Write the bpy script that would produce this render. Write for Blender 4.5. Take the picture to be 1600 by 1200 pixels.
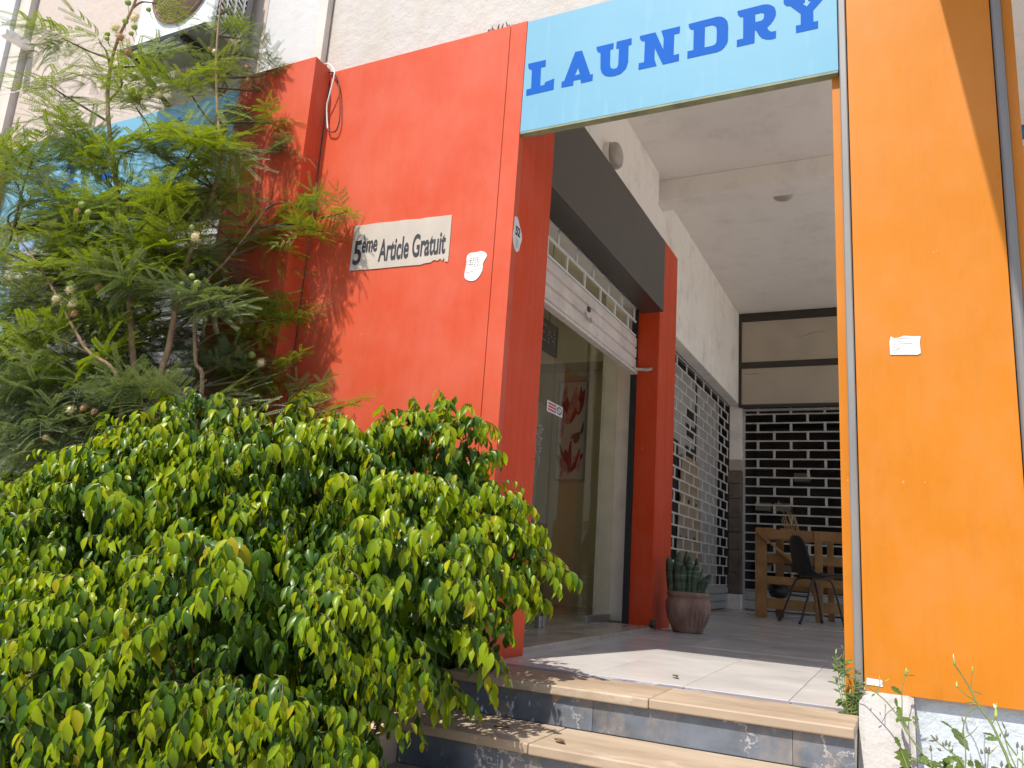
import bpy, bmesh, math, random
import numpy as np
from mathutils import Vector, Matrix, noise

random.seed(7)
RS = np.random.RandomState(11)
scene = bpy.context.scene
for o in list(bpy.data.objects):
    bpy.data.objects.remove(o)
COL = scene.collection
R = math.radians

# ------------------------------------------------------------------ camera
cam_d = bpy.data.cameras.new("camera")
cam = bpy.data.objects.new("camera", cam_d)
COL.objects.link(cam)
cam_d.sensor_fit = 'HORIZONTAL'
cam_d.sensor_width = 36.0
cam_d.lens = 27.7051
cam_d.clip_start = 0.05
cam_d.clip_end = 800
CAM = Vector((1.66088, -3.17843, 0.45))
CR = [[0.897139, 0.436579, 0.067379], [-0.035314, 0.22292, -0.974197], [-0.440334, 0.871611, 0.215408]]
cam.matrix_world = Matrix(((CR[0][0], -CR[1][0], -CR[2][0], CAM.x),
                           (CR[0][1], -CR[1][1], -CR[2][1], CAM.y),
                           (CR[0][2], -CR[1][2], -CR[2][2], CAM.z),
                           (0, 0, 0, 1)))
scene.camera = cam

# ------------------------------------------------------------------ sky, sun, exposure
SUN = Vector((0.147, 0.573, -1.0)).normalized()
world = bpy.data.worlds.new("World")
scene.world = world
world.use_nodes = True
wn = world.node_tree.nodes
wl = world.node_tree.links
wn.clear()
wo = wn.new("ShaderNodeOutputWorld")
wb = wn.new("ShaderNodeBackground")
sky = wn.new("ShaderNodeTexSky")
sky.sky_type = 'NISHITA'
sky.sun_disc = False
sky.sun_elevation = math.asin(-SUN.z)
sky.sun_rotation = math.atan2(-SUN.x, -SUN.y)
sky.dust_density = 1.6
wb.inputs["Strength"].default_value = 0.115
wl.new(sky.outputs[0], wb.inputs[0])
wl.new(wb.outputs[0], wo.inputs[0])
sun_d = bpy.data.lights.new("sun", 'SUN')
sun_d.energy = 3.6
sun_d.angle = R(0.55)
sun_d.color = (1.0, 0.94, 0.85)
sun = bpy.data.objects.new("sun", sun_d)
COL.objects.link(sun)
sun.rotation_euler = SUN.to_track_quat('-Z', 'Y').to_euler()
sun.location = (-2, -8, 12)
scene.view_settings.view_transform = 'Standard'
scene.view_settings.look = 'None'
scene.view_settings.gamma = 1.0
scene.view_settings.use_curve_mapping = False
scene.view_settings.exposure = 0.92
scene.render.engine = 'CYCLES'
scene.cycles.use_denoising = True
scene.cycles.max_bounces = 8
scene.cycles.diffuse_bounces = 5
scene.cycles.glossy_bounces = 4
scene.cycles.transparent_max_bounces = 12
scene.cycles.sample_clamp_indirect = 6.0

# ------------------------------------------------------------------ materials
def new_mat(name):
    m = bpy.data.materials.new(name)
    m.use_nodes = True
    nt = m.node_tree
    b = nt.nodes.get("Principled BSDF")
    return m, nt, b

def tex_coord(nt, scale=(1, 1, 1)):
    tc = nt.nodes.new("ShaderNodeTexCoord")
    mp = nt.nodes.new("ShaderNodeMapping")
    mp.inputs["Scale"].default_value = scale
    nt.links.new(tc.outputs["Object"], mp.inputs[0])
    return mp.outputs[0]

def noise_n(nt, vec, scale, detail=4, rough=0.55):
    n = nt.nodes.new("ShaderNodeTexNoise")
    n.inputs["Scale"].default_value = scale
    n.inputs["Detail"].default_value = detail
    n.inputs["Roughness"].default_value = rough
    nt.links.new(vec, n.inputs["Vector"])
    return n.outputs["Fac"]

def ramp(nt, fac, stops):
    r = nt.nodes.new("ShaderNodeValToRGB")
    el = r.color_ramp.elements
    while len(el) < len(stops):
        el.new(0.5)
    for e, (p, c) in zip(el, stops):
        e.position = p
        e.color = tuple(c) + (1,) if len(c) == 3 else c
    nt.links.new(fac, r.inputs[0])
    return r.outputs[0]

def mixc(nt, fac, a, b, mode='MIX'):
    m = nt.nodes.new("ShaderNodeMix")
    m.data_type = 'RGBA'
    m.blend_type = mode
    for s, v in ((m.inputs[0], fac), (m.inputs[6], a), (m.inputs[7], b)):
        if isinstance(v, (int, float)):
            s.default_value = v
        elif isinstance(v, tuple):
            s.default_value = v + (1,) if len(v) == 3 else v
        else:
            nt.links.new(v, s)
    return m.outputs[2]

def bump(nt, b, h, strength, dist=0.01):
    bn = nt.nodes.new("ShaderNodeBump")
    bn.inputs["Strength"].default_value = strength
    bn.inputs["Distance"].default_value = dist
    nt.links.new(h, bn.inputs["Height"])
    nt.links.new(bn.outputs[0], b.inputs["Normal"])

def simple(name, col, rough=0.5, var=0.12, scale=4.0, bmp=0.0, bscale=40, metal=0.0, spec=0.5, stretch=(1, 1, 1)):
    m, nt, b = new_mat(name)
    v = tex_coord(nt, stretch)
    n = noise_n(nt, v, scale)
    lo = tuple(c * (1 - var) for c in col)
    hi = tuple(min(1, c * (1 + var)) for c in col)
    c = ramp(nt, n, [(0.3, lo), (0.7, hi)])
    nt.links.new(c, b.inputs["Base Color"])
    rr = nt.nodes.new("ShaderNodeMapRange")
    rr.inputs[3].default_value = max(0.02, rough - 0.06)
    rr.inputs[4].default_value = min(1, rough + 0.08)
    nt.links.new(n, rr.inputs[0])
    nt.links.new(rr.outputs[0], b.inputs["Roughness"])
    b.inputs["Metallic"].default_value = metal
    b.inputs["Specular IOR Level"].default_value = spec
    if bmp:
        bump(nt, b, noise_n(nt, v, bscale, 6, 0.6), bmp)
    return m

def cladding(name, col, col2, rough=0.3, spec=0.3):
    """painted aluminium composite panel: vertical rain streaks, dull patches, a few scratches"""
    m, nt, b = new_mat(name)
    v = tex_coord(nt)
    vs = tex_coord(nt, (14, 14, 0.5))
    n1 = noise_n(nt, v, 1.7, 5)
    n2 = noise_n(nt, vs, 2.2, 4)
    c = ramp(nt, n1, [(0.3, col), (0.75, col2)])
    st = ramp(nt, n2, [(0.44, (1, 1, 1)), (0.72, (0.87, 0.89, 0.9))])
    c = mixc(nt, 0.38, c, st, 'MULTIPLY')
    n5 = noise_n(nt, tex_coord(nt, (1.2, 1.2, .8)), 3.1, 6, 0.68)
    sm = ramp(nt, n5, [(0.42, (0, 0, 0)), (0.7, (0.45,) * 3)])
    c = mixc(nt, sm, c, tuple(min(1, x * 0.92 + 0.05) for x in col2))
    vsc = tex_coord(nt, (7, 7, 5))
    n3 = noise_n(nt, vsc, 4.0, 3, 0.5)
    sc = ramp(nt, n3, [(0.735, (0, 0, 0)), (0.76, (0.7,) * 3)])
    c = mixc(nt, sc, c, tuple(min(1, x * 1.05 + 0.10) for x in col2))
    vd = tex_coord(nt, (5, 5, 1.5))
    n4 = noise_n(nt, vd, 2.6, 7, 0.75)
    dk = ramp(nt, n4, [(0.58, (0, 0, 0)), (0.76, (0.32,) * 3)])
    c = mixc(nt, dk, c, tuple(x * 0.62 for x in col))
    nt.links.new(c, b.inputs["Base Color"])
    rr = ramp(nt, n2, [(0.3, (rough,) * 3), (0.8, (rough + 0.16,) * 3)])
    nt.links.new(rr, b.inputs["Roughness"])
    b.inputs["Specular IOR Level"].default_value = spec
    bump(nt, b, noise_n(nt, v, 2.5, 2), 0.12, 0.004)
    return m

M = {}
M['red'] = cladding('red cladding', (0.49, 0.060, 0.020), (0.54, 0.098, 0.046), 0.34, 0.2)
M['red_shaded'] = cladding('red cladding deepened for shade', (0.56, 0.050, 0.010), (0.60, 0.064, 0.015), 0.36, 0.13)  # more saturated copy of the red: shade on column and reveal put into colour
M['orange'] = cladding('orange cladding', (0.47, 0.158, 0.009), (0.52, 0.180, 0.014), 0.36, 0.22)
M['dark'] = simple('dark brown cladding', (0.052, 0.045, 0.038), 0.33, 0.14, 3)
M['grey_metal'] = simple('grey aluminium trim', (0.21, 0.205, 0.20), 0.55, 0.15, 3, metal=0.25, stretch=(6, 6, .6))
M['sign_blue'] = None

def plaster(name, base, stain, bumpy=0.5, streak=0.5, smudge=0.0):
    m, nt, b = new_mat(name)
    v = tex_coord(nt)
    vs = tex_coord(nt, (3.2, 3.2, 0.45))
    n1 = noise_n(nt, v, 1.3, 6, 0.6)
    n2 = noise_n(nt, vs, 1.6, 6, 0.62)
    n3 = noise_n(nt, v, 9, 5, 0.65)
    c = ramp(nt, n1, [(0.35, base), (0.7, tuple(x * 0.93 for x in base))])
    f = ramp(nt, n2, [(0.5, (0, 0, 0)), (0.72, (streak,) * 3)])
    c = mixc(nt, f, c, stain)
    sp = ramp(nt, n3, [(0.69, (0, 0, 0)), (0.76, (0.55,) * 3)])
    c = mixc(nt, sp, c, tuple(x * 0.55 for x in stain))
    if smudge:
        n4 = noise_n(nt, v, 2.7, 7, 0.72)
        sg = ramp(nt, n4, [(0.52, (0, 0, 0)), (0.75, (smudge,) * 3)])
        c = mixc(nt, sg, c, tuple(x * 0.5 for x in stain))
    nt.links.new(c, b.inputs["Base Color"])
    b.inputs["Roughness"].default_value = 0.85
    b.inputs["Specular IOR Level"].default_value = 0.25
    h = nt.nodes.new("ShaderNodeMath")
    h.operation = 'ADD'
    nt.links.new(noise_n(nt, v, 14, 8, 0.68), h.inputs[0])
    nt.links.new(noise_n(nt, v, 3.5, 4), h.inputs[1])
    bump(nt, b, h.outputs[0], bumpy, 0.02)
    return m

M['plaster'] = plaster('weathered white plaster', (0.49, 0.463, 0.435), (0.44, 0.37, 0.29), 0.4, 0.6)
M['plaster_pink'] = plaster('peeling pinkish plaster', (0.50, 0.42, 0.37), (0.455, 0.435, 0.425), 0.3, 0.9)
M['plaster_white'] = plaster('white painted plaster', (0.54, 0.54, 0.54), (0.48, 0.45, 0.42), 0.2, 0.3)
M['porch_white'] = plaster('porch white paint', (0.87, 0.815, 0.755), (0.70, 0.63, 0.55), 0.12, 0.45, 0.5)
M['ceiling'] = plaster('ceiling paint', (0.84, 0.785, 0.73), (0.76, 0.70, 0.64), 0.05, 0.3, 0.3)
M['blue_white'] = plaster('pale blue wall paint', (0.50, 0.56, 0.61), (0.56, 0.58, 0.59), 0.7, 0.5)
M['cheek'] = plaster('rough whitewash', (0.40, 0.39, 0.375), (0.20, 0.18, 0.155), 0.9, 0.8)
M['tan_stone'] = simple('tan stone', (0.50, 0.37, 0.27), 0.6, 0.15, 6, 0.2, 60)
M['beige_pipe'] = simple('beige painted metal', (0.56, 0.51, 0.45), 0.55, 0.1, 5)
M['white_paint'] = simple('white enamel', (0.72, 0.71, 0.69), 0.4, 0.08, 6)
M['shutter_white'] = simple('worn white shutter paint', (0.62, 0.54, 0.49), 0.45, 0.16, 7, 0.08, 60)
M['bar_grey'] = simple('grey grille bars', (0.46, 0.43, 0.39), 0.5, 0.2, 9)  # plain grey tone for the bars of the back grille
M['bar_white'] = simple('off white grille bars', (0.60, 0.56, 0.52), 0.45, 0.12, 9)
M['shutter_grey'] = simple('grey shutter steel', (0.42, 0.40, 0.375), 0.45, 0.14, 6)
M['black'] = simple('black rubber', (0.012, 0.012, 0.012), 0.6, 0.2, 5)
M['black_plastic'] = simple('black plastic', (0.018, 0.017, 0.017), 0.38, 0.2, 8)
M['dark_room'] = simple('dark interior', (0.075, 0.066, 0.058), 0.8, 0.2, 3)
M['olive_wall'] = simple('olive cream wall', (0.66, 0.59, 0.38), 0.7, 0.06, 2)
M['cream_panel'] = simple('cream ceiling board', (0.42, 0.36, 0.28), 0.65, 0.10, 2, 0.05, 30)
M['dark_brown'] = simple('dark brown frame', (0.035, 0.026, 0.02), 0.5, 0.2, 4)
M['cream_post'] = simple('chipped cream post', (0.82, 0.73, 0.60), 0.7, 0.1, 6, 0.3, 40)
M['cabinet'] = simple('pale cabinet', (0.74, 0.74, 0.66), 0.5, 0.05, 3)
M['paper'] = simple('paper', (0.64, 0.64, 0.63), 0.7, 0.04, 20, 0.05, 60)
M['ink'] = simple('ink', (0.02, 0.022, 0.03), 0.6, 0.1, 20)
M['ink_grey'] = simple('faded ink', (0.22, 0.22, 0.23), 0.7, 0.1, 20)
M['red_ink'] = simple('red print', (0.5, 0.03, 0.03), 0.5, 0.1, 20)
M['letter_blue'] = simple('blue sign vinyl', (0.006, 0.092, 0.41), 0.6, 0.08, 4, spec=0.08)
M['plaque'] = simple('beige plaque', (0.42, 0.37, 0.315), 0.6, 0.06, 9)
M['lamp_plastic'] = simple('yellowed lamp glass', (0.40, 0.355, 0.30), 0.3, 0.12, 14, 0.1, 30)
M['soil'] = simple('dry soil', (0.10, 0.075, 0.05), 0.95, 0.35, 9, 0.8, 30)
M['asphalt'] = simple('asphalt', (0.06, 0.06, 0.06), 0.9, 0.2, 3, 0.4, 120)
M['concrete'] = simple('concrete paving', (0.53, 0.485, 0.425), 0.85, 0.14, 2, 0.3, 60)
M['far_wall'] = simple('far facade paint', (0.22, 0.17, 0.13), 0.8, 0.1, 1)
M['far_glass'] = simple('far window glass', (0.04, 0.05, 0.06), 0.1, 0.1, 1)
M['bark'] = simple('pale brown bark', (0.26, 0.17, 0.10), 0.85, 0.3, 14, 0.5, 60, stretch=(3, 3, 1))
M['twig'] = simple('green brown twig', (0.075, 0.06, 0.025), 0.8, 0.25, 20)
M['stem_green'] = simple('green stem', (0.11, 0.15, 0.04), 0.6, 0.2, 20)
M['wood'] = None
M['bamboo'] = simple('bamboo', (0.32, 0.20, 0.09), 0.5, 0.2, 12, stretch=(1, 1, 3))
M['ac_white'] = simple('AC casing', (0.78, 0.79, 0.80), 0.4, 0.05, 4)
M['ac_mesh'] = simple('rusty brown fan mesh', (0.20, 0.12, 0.085), 0.6, 0.2, 20)
M['tray_grey'] = simple('grey green sheet metal', (0.20, 0.20, 0.17), 0.6, 0.12, 5)
M['chrome'] = simple('brushed steel', (0.5, 0.5, 0.5), 0.3, 0.1, 10, metal=0.9)
M['blue_pipe'] = simple('blue painted tube', (0.03, 0.22, 0.55), 0.35, 0.1, 5)
M['rust'] = simple('dirty white metal', (0.45, 0.38, 0.33), 0.6, 0.3, 30)
M['clay'] = None
M['cable_white'] = simple('white cable', (0.70, 0.66, 0.62), 0.5, 0.05, 10)

def sign_mat():
    m, nt, b = new_mat('sky blue sign paint')
    v = tex_coord(nt)
    n = noise_n(nt, v, 2.4, 4)
    c = ramp(nt, n, [(0.3, (0.135, 0.325, 0.455)), (0.75, (0.155, 0.35, 0.47))])
    vs = tex_coord(nt, (9, 9, 1.1))
    n2 = noise_n(nt, vs, 2.0, 5)
    f = ramp(nt, n2, [(0.56, (0, 0, 0)), (0.75, (0.35,) * 3)])
    c = mixc(nt, f, c, (0.26, 0.42, 0.50))
    nt.links.new(c, b.inputs["Base Color"])
    b.inputs["Roughness"].default_value = 0.5
    b.inputs["Specular IOR Level"].default_value = 0.25
    return m
M['sign_blue'] = sign_mat()
M['sign_edge'] = simple('green grey sign edge', (0.20, 0.22, 0.13), 0.6, 0.25, 12)

def wood_mat(name, a, bcol):
    m, nt, b = new_mat(name)
    tc = nt.nodes.new("ShaderNodeTexCoord")
    oi = nt.nodes.new("ShaderNodeObjectInfo")
    mp = nt.nodes.new("ShaderNodeMapping")
    mp.inputs["Scale"].default_value = (6, 6, 6)
    nt.links.new(tc.outputs["Object"], mp.inputs[0])
    nt.links.new(oi.outputs["Random"], mp.inputs["Rotation"])
    n = noise_n(nt, mp.outputs[0], 1.6, 8, 0.7)
    w = noise_n(nt, mp.outputs[0], 0.9, 3, 0.5)
    c = ramp(nt, w, [(0.3, a), (0.7, bcol)])
    c2 = ramp(nt, n, [(0.3, (0.7,) * 3), (0.7, (1, 1, 1))])
    c = mixc(nt, 0.7, c, c2, 'MULTIPLY')
    rr = ramp(nt, oi.outputs["Random"], [(0, (0.85,) * 3), (1, (1.1, 1.08, 1.05))])
    c = mixc(nt, 1.0, c, rr, 'MULTIPLY')
    nt.links.new(c, b.inputs["Base Color"])
    b.inputs["Roughness"].default_value = 0.6
    return m
M['wood'] = wood_mat('pine pallet wood', (0.30, 0.145, 0.045), (0.42, 0.225, 0.08))

def clay_mat():
    m, nt, b = new_mat('worn clay')
    v = tex_coord(nt, (1, 1, 0.5))
    n = noise_n(nt, v, 9, 7, 0.65)
    c = ramp(nt, n, [(0.3, (0.17, 0.09, 0.06)), (0.55, (0.29, 0.17, 0.12)), (0.75, (0.38, 0.28, 0.22))])
    nt.links.new(c, b.inputs["Base Color"])
    b.inputs["Roughness"].default_value = 0.8
    bump(nt, b, n, 0.4, 0.01)
    return m
M['clay'] = clay_mat()

def marble(name, base, vein, dark, scale=2.5, rough=0.18, vs=(1, 1, 1), thr=0.47, w=0.05, objrand=True, vf=0.8):
    m, nt, b = new_mat(name)
    tc = nt.nodes.new("ShaderNodeTexCoord")
    mp = nt.nodes.new("ShaderNodeMapping")
    mp.inputs["Scale"].default_value = vs
    nt.links.new(tc.outputs["Object"], mp.inputs[0])
    if objrand:
        oi = nt.nodes.new("ShaderNodeObjectInfo")
        ml = nt.nodes.new("ShaderNodeMath"); ml.operation = 'MULTIPLY'; ml.inputs[1].default_value = 37
        nt.links.new(oi.outputs["Random"], ml.inputs[0])
        nt.links.new(ml.outputs[0], mp.inputs["Location"])
    v = mp.outputs[0]
    n1 = noise_n(nt, v, scale, 9, 0.62)
    n2 = noise_n(nt, v, scale * 0.6, 6, 0.7)
    c = ramp(nt, n1, [(0.3, dark), (0.62, base)])
    f = ramp(nt, n2, [(thr - w, (0, 0, 0)), (thr, (vf,) * 3), (thr + w * 0.6, (0, 0, 0))])
    n9 = noise_n(nt, v, scale * .9 + .37, 2)
    f = mixc(nt, 1.0, f, ramp(nt, n9, [(0.46, (0, 0, 0)), (0.62, (1, 1, 1))]), 'MULTIPLY')
    c = mixc(nt, f, c, vein)
    nt.links.new(c, b.inputs["Base Color"])
    rr = ramp(nt, n1, [(0.3, (rough,) * 3), (0.8, (rough + 0.15,) * 3)])
    nt.links.new(rr, b.inputs["Roughness"])
    bump(nt, b, noise_n(nt, v, scale * 12, 5), 0.05, 0.004)
    return m
M['tile'] = marble('grey white marble tile', (0.54, 0.52, 0.50), (0.45, 0.435, 0.42), (0.49, 0.47, 0.455), 1.7, 0.17, (1.0, 1.3, 1), vf=0.35)
M['tile_in'] = marble('beige marble slab', (0.42, 0.35, 0.28), (0.5, 0.43, 0.36), (0.30, 0.25, 0.20), 3.0, 0.16, (2, 0.6, 1))
M['slate'] = marble('blue grey slate strip', (0.22, 0.22, 0.26), (0.45, 0.45, 0.47), (0.16, 0.165, 0.20), 4, 0.35)
M['travertine'] = marble('travertine tread', (0.38, 0.295, 0.21), (0.46, 0.385, 0.30), (0.27, 0.20, 0.14), 2.6, 0.45, (0.8, 2.4, 2.4))
M['riser'] = marble('dark blue veined marble', (0.155, 0.178, 0.215), (0.55, 0.53, 0.49), (0.07, 0.08, 0.098), 2.9, 0.35, (1.5, 1, 2.0), 0.5, 0.016)
M['stone_veneer'] = marble('brown stone veneer', (0.16, 0.125, 0.10), (0.08, 0.06, 0.05), (0.10, 0.08, 0.065), 6, 0.7)

def riser_stains(m):
    nt = m.node_tree
    b = nt.nodes["Principled BSDF"]
    src = b.inputs["Base Color"].links[0].from_socket
    v = tex_coord(nt, (2.6, 1, 1.6))
    n = noise_n(nt, v, 1.8, 7, 0.72)
    f = ramp(nt, n, [(0.53, (0, 0, 0)), (0.70, (0.5,) * 3)])
    c = mixc(nt, f, src, (0.36, 0.28, 0.19))
    n2 = noise_n(nt, v, 1.1, 7, 0.7)
    f2 = ramp(nt, n2, [(0.66, (0, 0, 0)), (0.69, (0.7,) * 3), (0.74, (0.1,) * 3)])
    c = mixc(nt, f2, c, (0.46, 0.27, 0.16))
    nt.links.new(c, b.inputs["Base Color"])
riser_stains(M['riser'])

def glass_mat(name, tint, refl=1.0):
    m = bpy.data.materials.new(name)
    m.use_nodes = True
    nt = m.node_tree
    nt.nodes.clear()
    out = nt.nodes.new("ShaderNodeOutputMaterial")
    tr = nt.nodes.new("ShaderNodeBsdfTransparent")
    tr.inputs[0].default_value = tint + (1,)
    gl = nt.nodes.new("ShaderNodeBsdfGlossy")
    gl.inputs["Roughness"].default_value = 0.015
    fr = nt.nodes.new("ShaderNodeFresnel")
    fr.inputs[0].default_value = 1.5
    mx = nt.nodes.new("ShaderNodeMixShader")
    gm = nt.nodes.new("ShaderNodeNewGeometry")
    inv = nt.nodes.new("ShaderNodeMath"); inv.operation = 'SUBTRACT'; inv.inputs[0].default_value = 1.0
    nt.links.new(gm.outputs["Backfacing"], inv.inputs[1])
    ml = nt.nodes.new("ShaderNodeMath"); ml.operation = 'MULTIPLY'      # reflect at the outer face only
    nt.links.new(fr.outputs[0], ml.inputs[0]); nt.links.new(inv.outputs[0], ml.inputs[1])
    nt.links.new(ml.outputs[0], mx.inputs[0])
    nt.links.new(tr.outputs[0], mx.inputs[1])
    nt.links.new(gl.outputs[0], mx.inputs[2])
    nt.links.new(mx.outputs[0], out.inputs[0])
    return m
M['glass'] = glass_mat('shop glass', (0.93, 0.945, 0.90))

def leaf_mat(name, cols, trans, rough, spec=0.5, tcol=None):
    m = bpy.data.materials.new(name)
    m.use_nodes = True
    nt = m.node_tree
    nt.nodes.clear()
    out = nt.nodes.new("ShaderNodeOutputMaterial")
    b = nt.nodes.new("ShaderNodeBsdfPrincipled")
    t = nt.nodes.new("ShaderNodeBsdfTranslucent")
    mx = nt.nodes.new("ShaderNodeMixShader")
    mx.inputs[0].default_value = trans
    g = nt.nodes.new("ShaderNodeNewGeometry")
    oi = nt.nodes.new("ShaderNodeObjectInfo")
    ad = nt.nodes.new("ShaderNodeMath"); ad.operation = 'ADD'
    fr = nt.nodes.new("ShaderNodeMath"); fr.operation = 'FRACT'
    nt.links.new(g.outputs["Random Per Island"], ad.inputs[0])
    nt.links.new(oi.outputs["Random"], ad.inputs[1])
    nt.links.new(ad.outputs[0], fr.inputs[0])
    n = len(cols)
    c = ramp(nt, fr.outputs[0], [(i / max(1, n - 1), cc) for i, cc in enumerate(cols)])
    nt.links.new(c, b.inputs["Base Color"])
    b.inputs["Roughness"].default_value = rough
    b.inputs["Specular IOR Level"].default_value = spec
    c2 = mixc(nt, 1.0, c, tcol or (1.25, 1.2, 0.5), 'MULTIPLY')
    nt.links.new(c2, t.inputs[0])
    nt.links.new(b.outputs[0], mx.inputs[1])
    nt.links.new(t.outputs[0], mx.inputs[2])
    nt.links.new(mx.outputs[0], out.inputs[0])
    return m
M['fig_young'] = leaf_mat('young fig leaf', [(0.20, 0.30, 0.005), (0.31, 0.39, 0.006), (0.15, 0.25, 0.005), (0.42, 0.45, 0.008), (0.18, 0.28, 0.005), (0.27, 0.36, 0.006), (0.22, 0.32, 0.005), (0.36, 0.41, 0.007), (0.17, 0.27, 0.005), (0.30, 0.37, 0.006), (0.20, 0.30, 0.005), (0.26, 0.35, 0.005), (0.16, 0.26, 0.005), (0.22, 0.32, 0.005), (0.40, 0.34, 0.012)], 0.45, 0.34, 0.32)
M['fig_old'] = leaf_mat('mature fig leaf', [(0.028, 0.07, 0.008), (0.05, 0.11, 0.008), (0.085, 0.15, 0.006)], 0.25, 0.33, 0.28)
M['frond'] = leaf_mat('feathery leaflet', [(0.15, 0.215, 0.014), (0.22, 0.29, 0.014), (0.12, 0.18, 0.022), (0.28, 0.34, 0.018)], 0.34, 0.5, 0.35)
M['frond_dusty'] = leaf_mat('dusty feathery leaflet', [(0.13, 0.18, 0.07), (0.18, 0.23, 0.11), (0.10, 0.15, 0.05)], 0.25, 0.6, 0.3)
M['weed_leaf'] = leaf_mat('weed leaf', [(0.06, 0.10, 0.018), (0.09, 0.14, 0.022), (0.05, 0.08, 0.018)], 0.25, 0.5, 0.3)
M['mallow'] = leaf_mat('dusty green leaf', [(0.06, 0.11, 0.04), (0.10, 0.17, 0.06), (0.08, 0.14, 0.06)], 0.25, 0.55, 0.3)
M['snake'] = None
M['puff'] = simple('cream puff flower', (0.70, 0.62, 0.36), 0.9, 0.2, 60)
M['puff_old'] = simple('brown puff flower', (0.42, 0.24, 0.12), 0.9, 0.25, 60)
M['bud_green'] = simple('green flower bud', (0.26, 0.34, 0.08), 0.7, 0.2, 40, 0.3, 150)
M['bud_grey'] = simple('grey weed bud', (0.10, 0.10, 0.07), 0.7, 0.25, 40)
M['bud_pale'] = simple('pale seed fluff', (0.65, 0.6, 0.5), 0.9, 0.1, 40)
M['dead'] = simple('dry dead leaf', (0.14, 0.08, 0.05), 0.9, 0.3, 20)

def snake_mat():
    m, nt, b = new_mat('banded succulent')
    v = tex_coord(nt, (3, 3, 30))
    n = noise_n(nt, v, 1.4, 4, 0.6)
    c = ramp(nt, n, [(0.38, (0.018, 0.04, 0.022)), (0.55, (0.05, 0.085, 0.045)), (0.66, (0.16, 0.20, 0.12))])
    nt.links.new(c, b.inputs["Base Color"])
    b.inputs["Roughness"].default_value = 0.45
    return m
M['snake'] = snake_mat()
M['snake_yellow'] = simple('yellowed succulent leaf', (0.36, 0.24, 0.05), 0.6, 0.25, 14)

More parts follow.
